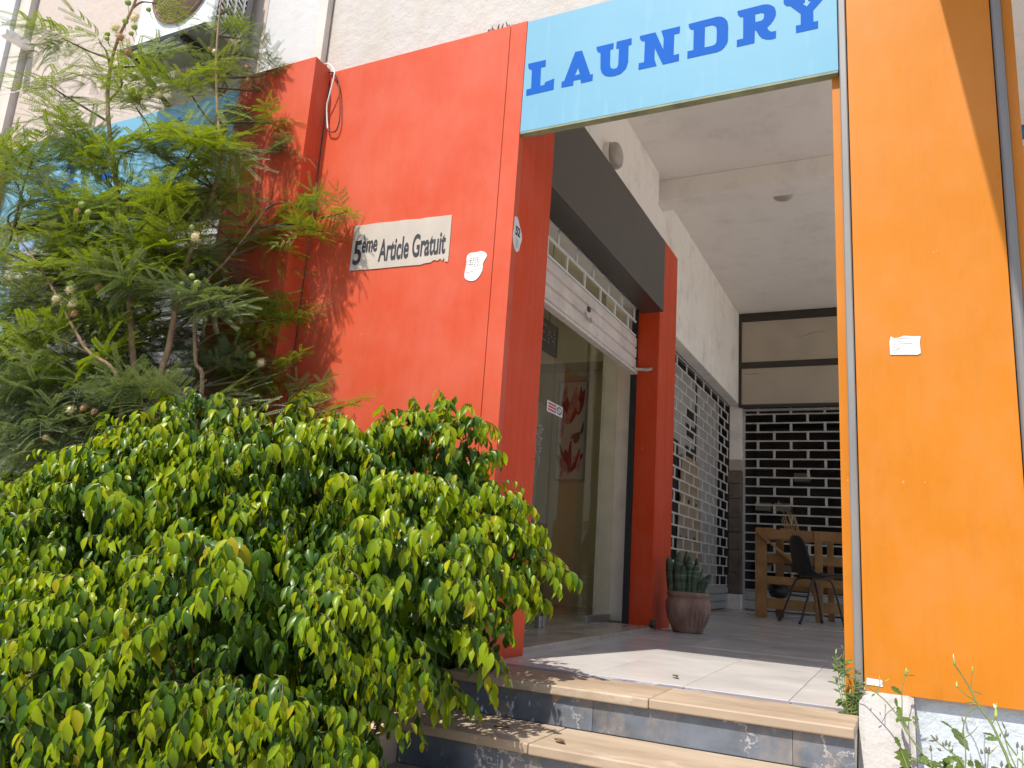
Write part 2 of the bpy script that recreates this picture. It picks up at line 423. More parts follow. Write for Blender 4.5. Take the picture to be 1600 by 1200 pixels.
# ------------------------------------------------------------------ builders
class MB:
    def __init__(self):
        self.v = []
        self.f = []
    def add(self, vs, fs):
        n = len(self.v)
        self.v += [tuple(p) for p in vs]
        self.f += [tuple(i + n for i in f) for f in fs]
        return self
    def box(self, x0, x1, y0, y1, z0, z1):
        vs = [(x0, y0, z0), (x1, y0, z0), (x1, y1, z0), (x0, y1, z0), (x0, y0, z1), (x1, y0, z1), (x1, y1, z1), (x0, y1, z1)]
        return self.add(vs, [(0, 3, 2, 1), (4, 5, 6, 7), (0, 1, 5, 4), (1, 2, 6, 5), (2, 3, 7, 6), (3, 0, 4, 7)])
    def tube(self, pts, rad, n=8, cap=True):
        pts = [Vector(p) for p in pts]
        if not hasattr(rad, '__len__'):
            rad = [rad] * len(pts)
        up = Vector((0.13, 0.21, 0.97))
        rings = []
        for i, p in enumerate(pts):
            t = (pts[min(i + 1, len(pts) - 1)] - pts[max(i - 1, 0)])
            if t.length < 1e-9:
                t = Vector((0, 0, 1))
            t.normalize()
            a = up - t * up.dot(t)
            if a.length < 0.05:
                a = Vector((1, 0.1, 0)) - t * t.x
            a.normalize()
            up = a
            b = t.cross(a)
            rings.append([p + (a * math.cos(2 * math.pi * k / n) + b * math.sin(2 * math.pi * k / n)) * rad[i] for k in range(n)])
        vs = [q for r in rings for q in r]
        fs = []
        for i in range(len(pts) - 1):
            for k in range(n):
                fs.append((i * n + k, i * n + (k + 1) % n, (i + 1) * n + (k + 1) % n, (i + 1) * n + k))
        if cap:
            fs.append(tuple(range(n - 1, -1, -1)))
            fs.append(tuple((len(pts) - 1) * n + k for k in range(n)))
        return self.add(vs, fs)
    def bar(self, a, b, w, h, up=(0, 0, 1)):
        a = Vector(a); b = Vector(b)
        t = (b - a).normalized()
        s = t.cross(Vector(up)).normalized()
        u = s.cross(t).normalized()
        vs = []
        for p in (a, b):
            vs += [p - s * w / 2 - u * h / 2, p + s * w / 2 - u * h / 2, p + s * w / 2 + u * h / 2, p - s * w / 2 + u * h / 2]
        return self.add(vs, [(3, 2, 1, 0), (4, 5, 6, 7), (0, 1, 5, 4), (1, 2, 6, 5), (2, 3, 7, 6), (3, 0, 4, 7)])
    def lathe(self, c, prof, n=24, axis='z'):
        vs = []
        for r, h in prof:
            for k in range(n):
                a = 2 * math.pi * k / n
                p = (r * math.cos(a), r * math.sin(a), h)
                if axis == 'x':
                    p = (h, r * math.cos(a), r * math.sin(a))
                elif axis == 'y':
                    p = (r * math.cos(a), h, r * math.sin(a))
                vs.append((c[0] + p[0], c[1] + p[1], c[2] + p[2]))
        fs = []
        for i in range(len(prof) - 1):
            for k in range(n):
                fs.append((i * n + k, i * n + (k + 1) % n, (i + 1) * n + (k + 1) % n, (i + 1) * n + k))
        fs.append(tuple(range(n - 1, -1, -1)))
        fs.append(tuple((len(prof) - 1) * n + k for k in range(n)))
        return self.add(vs, fs)
    def prism(self, poly, a, b, axis='y'):
        """poly in the plane across axis, swept from a to b"""
        n = len(poly)
        def P(p, t):
            return {'y': (p[0], t, p[1]), 'x': (t, p[0], p[1]), 'z': (p[0], p[1], t)}[axis]
        vs = [P(p, a) for p in poly] + [P(p, b) for p in poly]
        fs = [tuple(range(n)), tuple(range(2 * n - 1, n - 1, -1))]
        for i in range(n):
            j = (i + 1) % n
            fs.append((i, i + n, j + n, j))
        return self.add(vs, fs)
    def build(self, name, m, parent=None, bevel=0.0, smooth=False, fixn=True):
        me = bpy.data.meshes.new(name)
        me.from_pydata(self.v, [], self.f)
        if fixn:
            bm = bmesh.new()
            bm.from_mesh(me)
            bmesh.ops.recalc_face_normals(bm, faces=bm.faces)
            bm.to_mesh(me)
            bm.free()
        me.materials.append(M[m] if isinstance(m, str) else m)
        if smooth:
            me.polygons.foreach_set("use_smooth", [True] * len(me.polygons))
        o = bpy.data.objects.new(name, me)
        COL.objects.link(o)
        if bevel:
            md = o.modifiers.new("bevel", 'BEVEL')
            md.width = bevel
            md.segments = 2
            md.limit_method = 'ANGLE'
        if parent is not None:
            adopt(o, parent)
        return o

LOC = {}
def world_of(o):
    return LOC.get(o.name, Matrix.Identity(4))
def adopt(o, parent):
    o.parent = parent
    o.matrix_parent_inverse = world_of(parent).inverted()
def tag(o, label=None, cat=None, group=None, kind=None):
    if label: o['label'] = label
    if cat: o['category'] = cat
    if group: o['group'] = group
    if kind: o['kind'] = kind
    return o
def thing(name, label, cat, loc=(0, 0, 0), group=None, kind=None):
    o = bpy.data.objects.new(name, None)
    COL.objects.link(o)
    o.location = loc
    o.empty_display_size = 0.1
    LOC[o.name] = Matrix.Translation(loc)
    return tag(o, label, cat, group, kind)
def box(name, m, b, parent=None, bevel=0.0):
    return MB().box(*b).build(name, m, parent, bevel)
def inst(src, parent, loc):
    """a copy of a piece that shares its mesh data, moved by loc"""
    c = src.copy()
    COL.objects.link(c)
    c.parent = parent
    c.matrix_parent_inverse = world_of(parent).inverted()
    c.location = loc
    return c
def text_mesh(txt, size, sx=1.0, offset=0.0, shear=0.0):
    cu = bpy.data.curves.new("text", 'FONT')
    cu.body = txt
    cu.size = size
    cu.offset = offset
    cu.shear = shear
    o = bpy.data.objects.new("text", cu)
    COL.objects.link(o)
    dg = bpy.context.evaluated_depsgraph_get()
    me = bpy.data.meshes.new_from_object(o.evaluated_get(dg))
    bpy.data.objects.remove(o)
    vs = [(v.co.x * sx, v.co.y) for v in me.vertices]
    fs = [tuple(p.vertices) for p in me.polygons]
    bpy.data.meshes.remove(me)
    return vs, fs
def poly_mesh(outer, holes=()):
    cu = bpy.data.curves.new("outline", 'CURVE')
    cu.dimensions = '2D'
    cu.fill_mode = 'BOTH'
    for pl in [outer] + list(holes):
        sp = cu.splines.new('POLY')
        sp.points.add(len(pl) - 1)
        for p, q in zip(sp.points, pl):
            p.co = (q[0], q[1], 0, 1)
        sp.use_cyclic_u = True
    o = bpy.data.objects.new("outline", cu)
    COL.objects.link(o)
    dg = bpy.context.evaluated_depsgraph_get()
    me = bpy.data.meshes.new_from_object(o.evaluated_get(dg))
    bpy.data.objects.remove(o)
    vs = [(v.co.x, v.co.y) for v in me.vertices]
    fs = [tuple(p.vertices) for p in me.polygons]
    bpy.data.meshes.remove(me)
    return vs, fs
def flat(vf, fn):
    vs, fs = vf
    return MB().add([fn(*p) for p in vs], fs)
def smooth_poly(pl, it=2):
    for _ in range(it):
        q = []
        for i in range(len(pl)):
            a, b = pl[i], pl[(i + 1) % len(pl)]
            q.append((a[0] * .75 + b[0] * .25, a[1] * .75 + b[1] * .25))
            q.append((a[0] * .25 + b[0] * .75, a[1] * .25 + b[1] * .75))
        pl = q
    return pl

# ================================================================== SETTING
G = -0.44                                   # pavement level (porch floor is z = 0)
g = MB().add([(-300, -300, G - .06), (300, -300, G - .06), (300, 300, G - .06), (-300, 300, G - .06)], [(0, 1, 2, 3)]).build('ground', 'concrete', fixn=False)
tag(g, kind='structure')
tag(box('road', 'asphalt', (-120, 120, -16, -7, G - .2, G - .05)), kind='structure')
tag(box('pavement', 'concrete', (-40, 40, -7, -1.36, G - .2, G), bevel=.01), kind='structure')
tag(box('planting_bed', 'soil', (-5.2, -0.15, -1.36, 0.02, G - .2, G + .12)), kind='structure')

# porch floor: long marble slabs, a slate strip along the front edge, darker slabs by the shop door
pf = box('porch_floor', 'slate', (-0.3, 1.50, 0.0, 8.2, -.2, -.022))
tag(box('gallery_floor', 'tile', (1.562, 4.4, 0.31, 8.2, -.2, -.001)), kind='structure')
tag(pf, kind='structure')
slate = None
for i, (x0, x1) in enumerate(((-.02, .62), (.624, .86), (.864, 1.26), (1.264, 1.56))):
    box('slate_strip', 'slate', (x0, x1, .035, .106, -.03, -.001), pf, .002)
cols = [-.30, .05, .45, .85, 1.25, 1.56]
rows = [.11, 1.51, 2.84]
for j in range(len(rows) - 1):
    for i in range(len(cols) - 1):
        box('floor_tile', 'tile', (cols[i] + .0012, cols[i + 1] - .0012, rows[j] + .0012, rows[j + 1] - .0012, -.03, RS.uniform(-.0006, .0006)), pf, .001)
ys = [2.90, 3.6, 4.3, 5.0, 5.7, 6.4, 7.1, 7.9]
for j in range(len(ys) - 1):
    for i in range(len(cols) - 1):
        box('floor_tile', 'tile', (cols[i] + .001, cols[i + 1] - .001, ys[j] + .001, ys[j + 1] - .001, -.03, RS.uniform(-.0006, .0006)), pf, .001)
box('joint_strip', 'slate', (-.30, 1.56, 2.842, 2.898, -.03, -.002), pf)
box('door_threshold', 'tile_in', (-.62, -.03, .44, 1.6, -.02, .028), pf, .004)
box('door_threshold', 'tile_in', (-.62, -.03, 1.603, 2.764, -.02, .028), pf, .004)
box('shutter_threshold', 'tile_in', (-.56, -.33, 3.28, 7.6, -.02, .004), pf, .003)

# front steps
st = thing('front_steps', None, None, (0.7, -0.4, G), kind='structure')
box('step_core', 'concrete', (0.004, 1.495, -.262, .03, G, -.036), st)
box('step_core', 'concrete', (0.004, 1.495, -.582, -.262, G, -.178), st)
box('step_core', 'concrete', (0.004, 1.495, -.90, -.582, G, -.32), st)
def tread(x0, x1, y0, y1, zt):
    o = box('tread', 'travertine', (x0, x1, y0, y1, zt - .034, zt), st, .005)
    return o
tread(.002, .83, -.305, .033, 0.0)
tread(.832, 1.497, -.305, .033, 0.001)
tread(.002, .52, -.625, -.288, -.142)
tread(.522, 1.497, -.625, -.288, -.143)
tread(.002, .98, -.945, -.607, -.285)
tread(.982, 1.497, -.945, -.607, -.284)
for zt, y, cuts in ((-.034, -.285, (.003, .62, 1.31, 1.496)), (-.177, -.603, (.003, .40, 1.02, 1.496)), (-.319, -.923, (.003, .75, 1.496))):
    for a, b in zip(cuts[:-1], cuts[1:]):
        box('riser', 'riser', (a, b - .0009, y, y + .024, zt - .108 if zt > -.3 else G, zt), st, .0015)

# stone cheek wall left of the steps and rough white cheek on the right
lc = MB().prism([(.02, G), (.02, -.03), (-.45, -.10), (-.96, -.27), (-1.34, -.34), (-1.34, G)], -.13, -.002, 'x').build('planter_wall', 'tan_stone', bevel=.008)
tag(lc, 'tan stone planter wall sloping down beside the left end of the steps', 'wall')
def cheek():
    m = MB()
    n = 22
    prof = [(0.022, .083), (-.012, .083)]
    for i in range(n + 1):
        t = i / n
        prof.append((-.03 - .36 * t, .072 - .47 * t))
    prof += [(-.40, G), (.022, G)]
    vs = []
    K = 9
    for k in range(K + 1):
        x = 1.499 + .171 * k / K
        for (y, z) in prof:
            d = 0
            if y < 0 and 0 < k < K + 1:
                d = .007 * noise.noise((x * 16, y * 16, z * 16)) + .004 * noise.noise((x * 45, y * 45, z * 45))
            edge = -.006 if k in (0, K) else 0
            vs.append((x + (d if k == 0 else 0), y + d * .8 - edge * (y < 0), z + d * .6 + edge * (y < 0)))
    P = len(prof)
    fs = []
    for k in range(K):
        for i in range(P - 1):
            fs.append((k * P + i, k * P + i + 1, (k + 1) * P + i + 1, (k + 1) * P + i))
    fs.append(tuple(range(P)))
    fs.append(tuple(range((K + 1) * P - 1, K * P - 1, -1)))
    return m.add(vs, fs)
ck = cheek().build('stair_cheek', 'cheek')
tag(ck, 'rough whitewashed stair cheek under the orange pillar at the right end of the steps', 'wall')

# ================================================================== BUILDING
B = thing('building', 'weathered white plaster building with a recessed porch between red and orange cladding', 'building', (0, 1, G))
WY = .05
# upper facade wall in bays (the porch opening lies behind the blue sign)
box('upper_wall', 'plaster', (-1.375, 4.4, WY, .30, 3.155, 6.5), B)
box('upper_wall', 'plaster_white', (-1.93, -1.44, WY + .004, .30, 2.66, 6.5), B)
box('upper_wall', 'plaster_pink', (-4.52, -1.932, WY + .002, .30, 2.66, 6.5), B)
box('corner_pilaster', 'plaster_white', (-5.02, -4.70, -.035, .30, 2.66, 6.5), B)
box('wall_rib', 'beige_pipe', (-4.698, -4.545, .0, .30, 2.66, 6.5), B)
box('lower_wall', 'plaster', (-1.275, -.24, .055, .30, G, 3.153), B)
# left bay: lower wall behind the shutter
box('bay_back_wall', 'plaster_white', (-4.84, -1.45, .62, .72, G, 2.6), B)
# porch shell
box('porch_ceiling', 'ceiling', (-.45, 4.4, .302, 3.46, 3.98, 4.12), B)
box('porch_ceiling', 'ceiling', (-.45, 4.4, 3.46, 7.9, 3.982, 4.12), B)
box('front_lintel', 'ceiling', (-.238, 1.60, .10, .30, 3.158, 4.12), B)
box('ceiling_beam', 'ceiling', (-.30, 4.4, 3.42, 3.66, 3.78, 3.978), B, .003)
box('porch_wall', 'porch_white', (-.40, -.24, .302, 3.28, 2.55, 3.978), B)
box('porch_wall', 'porch_white', (-.47, -.305, 3.282, 7.62, 2.715, 3.978), B)
# back partition: cream boards in dark frame over the back shutter
box('frame_bar', 'dark_brown', (-.304, 1.50, 7.56, 7.66, 3.86, 3.975), B)
box('frame_bar', 'dark_brown', (-.265, 1.50, 7.562, 7.66, 3.195, 3.28), B)
box('frame_bar', 'dark_brown', (-.265, 1.50, 7.562, 7.66, 2.655, 2.69), B)
box('frame_bar', 'dark_brown', (-.304, -.267, 7.558, 7.66, 2.655, 3.858), B)
box('cream_board', 'cream_panel', (-.266, 1.50, 7.575, 7.65, 3.282, 3.858), B)
box('cream_board', 'cream_panel', (-.266, 1.50, 7.575, 7.65, 2.692, 3.193), B)
# corner pier: white above, tile band, stone veneer pieces below
box('corner_pier', 'porch_white', (-.46, -.275, 7.63, 7.76, 1.95, 2.713), B)
box('pier_band', 'cream_panel', (-.462, -.272, 7.622, 7.76, 1.802, 1.948), B)
for bi, (x0, z0, n_) in enumerate(((.45, 3.62, 6), (-.22, 3.12, 3))):
    p = Vector((x0, 7.572, z0)); pts_ = [p.copy()]
    for q in range(n_):
        p = p + Vector((.06, 0, RS.uniform(-.03, .025))); pts_.append(p.copy())
    MB().tube(pts_, [.0012 + .002 * RS.rand() for _ in pts_], 4).build('cobweb_smudge', 'dark_brown', B)
for k in range(7):
    box('shelf', 'cream_panel', (-.35 + .28 * (k % 4), -.12 + .28 * (k % 4), 9.2, 9.5, .5 + .45 * (k // 2), .62 + .45 * (k // 2)), B)
zz = .2
k = 0
while zz < 1.79:
    h = min(RS.uniform(.18, .30), 1.80 - zz)
    box('veneer_stone', 'stone_veneer', (-.461 + RS.uniform(0, .004), -.274 - RS.uniform(0, .004), 7.624 + RS.uniform(-.006, .006), 7.76, zz, zz + h - .006), B, .006)
    zz += h
box('pier_base', 'porch_white', (-.48, -.27, 7.60, 7.76, 0, .19), B, .004)
box('soffit', 'porch_white', (-.50, -.306, 3.282, 7.628, 2.70, 2.714), B)
# shop room behind the glass, its unseen left side left open for sky light
box('room_wall', 'olive_wall', (-3.6, -.43, 4.5, 4.6, 0, 2.9), B)
box('room_wall', 'olive_wall', (-.62, -.45, 3.28, 4.498, 0, 2.9), B)
box('room_ceiling', 'olive_wall', (-3.7, -.425, .3, 4.6, 2.9, 3.0), B)
box('room_floor', 'tile_in', (-3.7, -.62, .3, 4.6, -.05, .022), B)
box('room_bulkhead', 'olive_wall', (-3.6, -.9, 4.1, 4.498, 2.45, 2.9), B)
# second shop (behind the long grille): back-up panels and a dark room
box('second_room', 'dark_room', (-2.2, -2.0, 3.3, 7.8, 0, 2.9), B)
box('second_room', 'dark_room', (-2.0, -.5, 7.80, 7.9, 0, 2.9), B)
box('second_room', 'dark_room', (-2.0, -.62, 4.61, 4.7, 0, 2.9), B)
box('second_room', 'dark_room', (-2.0, -.5, 4.61, 7.8, 2.72, 2.9), B)
# back room behind the back shutter
box('back_room', 'dark_room', (-.45, 1.6, 9.6, 9.7, 0, 2.9), B)
box('back_room', 'dark_room', (-.5, -.4, 7.9, 9.6, 0, 2.9), B)
box('back_room', 'dark_room', (1.6, 1.7, 7.9, 9.6, 0, 2.9), B)
box('back_room', 'dark_room', (-.5, 1.7, 7.68, 9.7, 2.72, 2.9), B)
box('back_room', 'dark_room', (-.5, 1.7, 8.2, 9.7, -.1, 0.0), B)
# plinth under the orange pillar
box('plinth', 'blue_white', (1.672, 2.12, .0245, .0495, -.0018, .09), B)
box('plinth', 'blue_white', (1.672, 4.4, .024, .30, G, -.002), B)
# balcony over the next shop on the right: its left end throws the slanting shade on the orange pillar
box('balcony', 'plaster_white', (1.752, 4.4, -1.25, WY - .002, 3.52, 3.68), B)
box('balcony_rail_wall', 'plaster_white', (1.752, 4.4, -1.25, -1.13, 3.682, 4.5), B)
# next bay to the right, recessed
box('back_wall', 'porch_white', (1.505, 4.4, 7.62, 7.75, -.001, 3.978), B)
box('pillar_core', 'porch_white', (1.53, 2.03, .0505, .42, -.0005, 3.975), B)

# ------------------------------------------------------------------ red cladding
RW = thing('red_clad_wall', 'broad red metal clad wall with a thin vertical joint, left of the entrance', 'wall', (-.6, .03, G))
box('panel', 'red', (-1.278, -.0975, 0.0, .05, G, 3.17), RW, .0015)
box('panel', 'red', (-.0945, .0, 0.0, .05, -.012, 3.172), RW, .0015)
box('reveal_panel', 'red_shaded', (-.06, -.001, .0505, .425, .001, 3.10), RW, .0015)
box('reveal_back', 'red', (-.235, -.062, .36, .425, .029, 3.10), RW)
RP = thing('red_clad_pillar', 'red metal clad pillar standing proud of the wall behind the feathery tree', 'pillar', (-1.6, -.05, G))
box('panel', 'red', (-1.86, -1.282, -.135, -.10, G, 3.19), RP, .002)
box('side_panel', 'red', (-1.300, -1.2835, -.0995, -.002, G, 3.188), RP, .0015)
box('top_cap', 'red', (-1.858, -1.302, -.0995, .045, 3.12, 3.186), RP, .002)
box('side_panel', 'red', (-1.858, -1.84, -.0995, .048, G, 3.119), RP)
CL = thing('red_clad_column', 'red metal clad column at the far end of the shop window, beside the clay pot', 'pillar', (-.16, 3.0, 0))
box('front_panel', 'red_shaded', (-.2685, -.0515, 2.767, 2.79, .012, 3.12), CL, .0015)
box('side_panel', 'red_shaded', (-.07, -.05, 2.7905, 3.275, .002, 3.122), CL, .0015)
box('top_cap', 'red_shaded', (-.285, -.072, 2.792, 3.275, 3.06, 3.118), CL)
FA = thing('dark_fascia', 'dark brown metal fascia box above the shop shutter', 'fascia', (-.1, 1.6, 2.47))
box('front_panel', 'dark', (-.04, -.02, .427, 2.764, 2.468, 3.07), FA, .0015)
box('underside', 'dark', (-.20, -.0415, .427, 2.764, 2.470, 2.482), FA)
box('top_panel', 'dark', (-.236, -.0415, .427, 2.764, 3.05, 3.068), FA)

# ------------------------------------------------------------------ orange pillar
OP = thing('orange_clad_pillar', 'wide orange metal clad pillar with grey edge trims, right of the entrance', 'pillar', (1.77, .03, .08))
box('panel', 'orange', (1.5165, 2.031, -.002, .023, .081, 3.9), OP, .0015)
box('side_strip', 'orange', (1.452, 1.4835, .033, .058, .0015, 3.9), OP, .001)
box('side_strip', 'orange', (2.072, 2.108, .02, .055, G, 3.9), OP, .001)
box('inner_panel', 'orange', (1.452, 1.4705, .0585, .30, .0015, 3.15), OP)
def channel(x0, x1, z0):
    poly = [(x0, .03), (x0, -.003), (x0 + .004, -.007), (x1 - .004, -.007), (x1, -.003), (x1, .03)]
    return MB().prism([(a, b) for a, b in poly], z0, 3.9, 'z')
channel(1.4845, 1.5125, .004).build('edge_trim', 'grey_metal', OP)
mb = MB().prism([(2.052 + .0175 * math.cos(a), .004 + .018 * math.sin(a)) for a in [2 * math.pi * k / 14 for k in range(14)]], G, 3.9, 'z')
mb.build('edge_trim', 'grey_metal', OP)
box('backing', 'black', (2.0315, 2.071, .021, .05, G, 3.9), OP)
box('backing', 'dark_brown', (1.5, 2.02, .024, .0485, .092, 3.15), OP)

# left orange pillar behind the tree
OL = thing('orange_clad_pillar', 'orange clad pillar at the far left edge, beyond the second blue sign', 'pillar', (-4.55, -.05, G))
box('front_panel', 'orange', (-5.0, -4.335, -.135, -.11, G, 3.235), OL, .002)
box('side_panel', 'orange', (-4.352, -4.3365, -.1095, -.002, G, 3.233), OL)
box('top_cap', 'orange', (-4.998, -4.354, -.1095, .04, 3.16, 3.23), OL)

# ------------------------------------------------------------------ blue signs
SG = thing('shop_sign', 'sky blue sign board reading LAUNDRY over the entrance', 'sign', (.74, 0, 2.53))
box('board', 'sign_blue', (.0025, 1.4805, .000, .022, 2.533, 3.164), SG, .001)
box('lower_edge', 'sign_edge', (.004, 1.479, .001, .044, 2.523, 2.5325), SG)
box('backing', 'sign_edge', (.01, 1.475, .0225, .044, 2.5335, 3.15), SG)
LETTERS = [('L', [(0.022, 2.914), (0.12, 2.913), (0.121, 2.875), (0.096, 2.875), (0.098, 2.771), (0.121, 2.771), (0.124, 2.785), (0.173, 2.795), (0.173, 2.733), (0.023, 2.731), (0.022, 2.767), (0.048, 2.767), (0.045, 2.874), (0.029, 2.882), (0.023, 2.896)], []), ('A', [(0.279, 2.919), (0.315, 2.917), (0.366, 2.771), (0.379, 2.772), (0.378, 2.736), (0.318, 2.735), (0.315, 2.758), (0.278, 2.759), (0.278, 2.733), (0.215, 2.734), (0.215, 2.767), (0.228, 2.768)], [[(0.298, 2.825), (0.31, 2.788), (0.283, 2.786)]]), ('U', [(0.391, 2.918), (0.479, 2.918), (0.478, 2.885), (0.463, 2.885), (0.465, 2.801), (0.47, 2.784), (0.484, 2.774), (0.5, 2.776), (0.507, 2.791), (0.507, 2.881), (0.493, 2.882), (0.494, 2.921), (0.569, 2.921), (0.57, 2.886), (0.555, 2.885), (0.556, 2.796), (0.547, 2.762), (0.522, 2.74), (0.493, 2.735), (0.467, 2.737), (0.443, 2.747), (0.426, 2.765), (0.417, 2.79), (0.413, 2.881), (0.399, 2.887), (0.392, 2.902)], []), ('N', [(0.61, 2.922), (0.686, 2.922), (0.726, 2.821), (0.727, 2.878), (0.714, 2.923), (0.804, 2.923), (0.802, 2.887), (0.777, 2.887), (0.776, 2.778), (0.802, 2.778), (0.802, 2.741), (0.726, 2.74), (0.685, 2.837), (0.685, 2.779), (0.697, 2.74), (0.609, 2.74), (0.609, 2.775), (0.635, 2.775), (0.636, 2.886), (0.619, 2.893), (0.611, 2.906)], []), ('D', [(0.844, 2.924), (0.977, 2.927), (0.996, 2.921), (1.01, 2.908), (1.021, 2.891), (1.025, 2.863), (1.024, 2.791), (1.02, 2.776), (1.009, 2.76), (0.995, 2.748), (0.975, 2.743), (0.841, 2.743), (0.841, 2.781), (0.868, 2.781), (0.868, 2.888), (0.854, 2.892), (0.845, 2.907)], [[(0.92, 2.889), (0.952, 2.889), (0.966, 2.881), (0.972, 2.87), (0.974, 2.852), (0.973, 2.798), (0.97, 2.79), (0.964, 2.784), (0.951, 2.781), (0.919, 2.782)]]), ('R', [(1.065, 2.931), (1.179, 2.933), (1.197, 2.929), (1.212, 2.92), (1.226, 2.906), (1.232, 2.883), (1.231, 2.863), (1.223, 2.844), (1.21, 2.826), (1.195, 2.813), (1.197, 2.804), (1.203, 2.793), (1.212, 2.786), (1.232, 2.785), (1.231, 2.749), (1.21, 2.748), (1.192, 2.752), (1.172, 2.764), (1.159, 2.782), (1.149, 2.806), (1.142, 2.814), (1.14, 2.748), (1.063, 2.747), (1.064, 2.783), (1.091, 2.783), (1.091, 2.893), (1.077, 2.897), (1.067, 2.913)], [[(1.143, 2.893), (1.172, 2.893), (1.179, 2.888), (1.182, 2.879), (1.18, 2.863), (1.175, 2.856), (1.168, 2.853), (1.144, 2.853)]]), ('Y', [(1.263, 2.946), (1.352, 2.946), (1.353, 2.895), (1.342, 2.89), (1.361, 2.872), (1.378, 2.894), (1.366, 2.897), (1.366, 2.946), (1.447, 2.944), (1.447, 2.911), (1.425, 2.888), (1.386, 2.845), (1.386, 2.789), (1.405, 2.788), (1.404, 2.752), (1.315, 2.752), (1.314, 2.789), (1.334, 2.788), (1.335, 2.842), (1.291, 2.894), (1.276, 2.897), (1.265, 2.913)], [])]
for ch, outer, holes in LETTERS:
    flat(poly_mesh(outer, holes), lambda x, z: (x, -.0012, z)).build('letter', 'letter_blue', SG)
S2 = thing('shop_sign', 'sky blue sign board with blue lettering hidden behind the feathery tree', 'sign', (-3.1, 0, 2.6))
box('board', 'sign_blue', (-4.333, -1.862, .000, .03, 2.60, 3.225), S2, .001)
box('lower_edge', 'sign_edge', (-4.333, -1.862, .001, .045, 2.588, 2.599), S2)
for i, (x, w) in enumerate(((-3.95, .17), (-3.62, .15), (-3.28, .17))):
    # only scraps of these letters show between the leaves: heavy slab strokes
    s = MB()
    for (a, b, c, d) in ((0, w, 0, .045), (.05, .1, .0455, .15), (0, w * .8, .1505, .19)):
        s.add([(x + a, -.0035, 2.79 + c), (x + b, -.0035, 2.79 + c), (x + b, -.0035, 2.79 + d), (x + a, -.0035, 2.79 + d)], [(0, 1, 2, 3)])
    s.build('letter', 'letter_blue', S2)
BX = thing('shutter_box', 'dark gap and grey shutter box under the second blue sign', 'shutter', (-3.1, .2, 2.2))
box('housing', 'shutter_grey', (-4.33, -1.862, .10, .35, 2.20, 2.42), BX, .01)
box('housing_lip', 'white_paint', (-4.33, -1.862, .09, .0995, 2.30, 2.335), BX)
RS2 = thing('roller_shutter', 'pale closed slatted roller shutter in the left bay, mostly hidden by leaves', 'shutter', (-3.1, .2, G))
M['grey_slat'] = simple('grey slats toned for shade', (0.17, 0.175, 0.18), 0.5, 0.2, 5)  # pale slats greyed in the colour to stand for shade in the bay
for i in range(22):
    z = G + .02 + i * .119
    o = MB().prism([(.21, z), (.195, z + .02), (.195, z + .085), (.21, z + .108), (.225, z + .108), (.225, z)], -4.33, -1.862, 'x')
    o.build('slat', 'grey_slat', RS2)

# ------------------------------------------------------------------ pipes on the facade
dp = thing('drain_pipe', 'square beige drain pipe on the white wall above the red cladding', 'pipe', (-1.41, 0, 3.2))
box('pipe', 'beige_pipe', (-1.438, -1.377, .0, .049, 3.10, 6.4), dp, .004)
box('bracket', 'beige_pipe', (-1.446, -1.369, -.003, .0485, 4.4, 4.43), dp)
sp = thing('overflow_spout', 'small white spout box sticking out high on the left wall', 'spout', (-4.56, -.05, 4.2))
box('body', 'white_paint', (-4.535, -4.46, -.15, .049, 4.15, 4.21), sp, .004)
box('outlet', 'white_paint', (-4.53, -4.465, -.17, -.1505, 4.155, 4.20), sp)

# ================================================================== SHUTTERS
# shop shutter, pulled half up
SH = thing('roller_shutter', 'dirty white roller shutter pulled half up over the laundry glass door', 'shutter', (-.24, 1.6, 1.98))
SX = -.245
def slat_prof(z0, z1):
    x = SX
    return [(x, z0), (x + .016, z0 + .008), (x + .016, z1 - .012), (x + .004, z1 - .003), (x - .012, z1 - .003), (x - .012, z0)]
zs = [1.985, 2.085, 2.175, 2.262]
for a, b in zip(zs[:-1], zs[1:]):
    MB().prism(slat_prof(a, b), .46, 2.745, 'y').build('slat', 'shutter_white', SH)
MB().prism([(SX - .02, 1.952), (SX + .03, 1.952), (SX + .03, 1.972), (SX + .006, 1.983), (SX - .014, 1.983), (SX - .02, 1.972)], .46, 2.745, 'y').build('bottom_rail', 'shutter_white', SH)
bz = [2.268, 2.385, 2.502]
for z in bz:
    box('crossbar', 'white_paint', (SX - .006, SX + .008, .46, 2.745, z, z + .014), SH)
lk = None
for r in range(2):
    for i in range(7):
        y = .62 + .32 * i + (.16 if r else 0)
        if y > 2.73: continue
        if lk is None:
            lk = box('link', 'white_paint', (SX - .005, SX + .007, -.01, .01, .0145, .1165), None)
            lk.parent = SH
            lk.matrix_parent_inverse = world_of(SH).inverted()
            lk.location = (0, y, bz[r])
        else:
            inst(lk, SH, (0, y, bz[r]))
box('guide_rail', 'black', (-.27, -.225, 2.7455, 2.7655, .029, 2.56), SH)
hp = MB()
hp.box(SX + .016, SX + .028, 1.62, 1.66, 2.13, 2.16)
hp.build('lock_plate', 'dark_brown', SH)
hl = MB().tube([(SX + .018, 1.58, 2.11), (SX + .03, 1.58, 2.07), (SX + .03, 1.68, 2.06), (SX + .018, 1.69, 2.10)], .005, 6)
hl.build('pull_handle', 'rust', SH)
lt = MB().tube([(SX + .02, 2.66, 1.975), (SX + .07, 2.72, 1.985), (SX + .11, 2.735, 1.985), (SX + .15, 2.75, 1.995)], [.016, .012, .014, .012], 8)
lt.build('latch_arm', 'rust', SH)

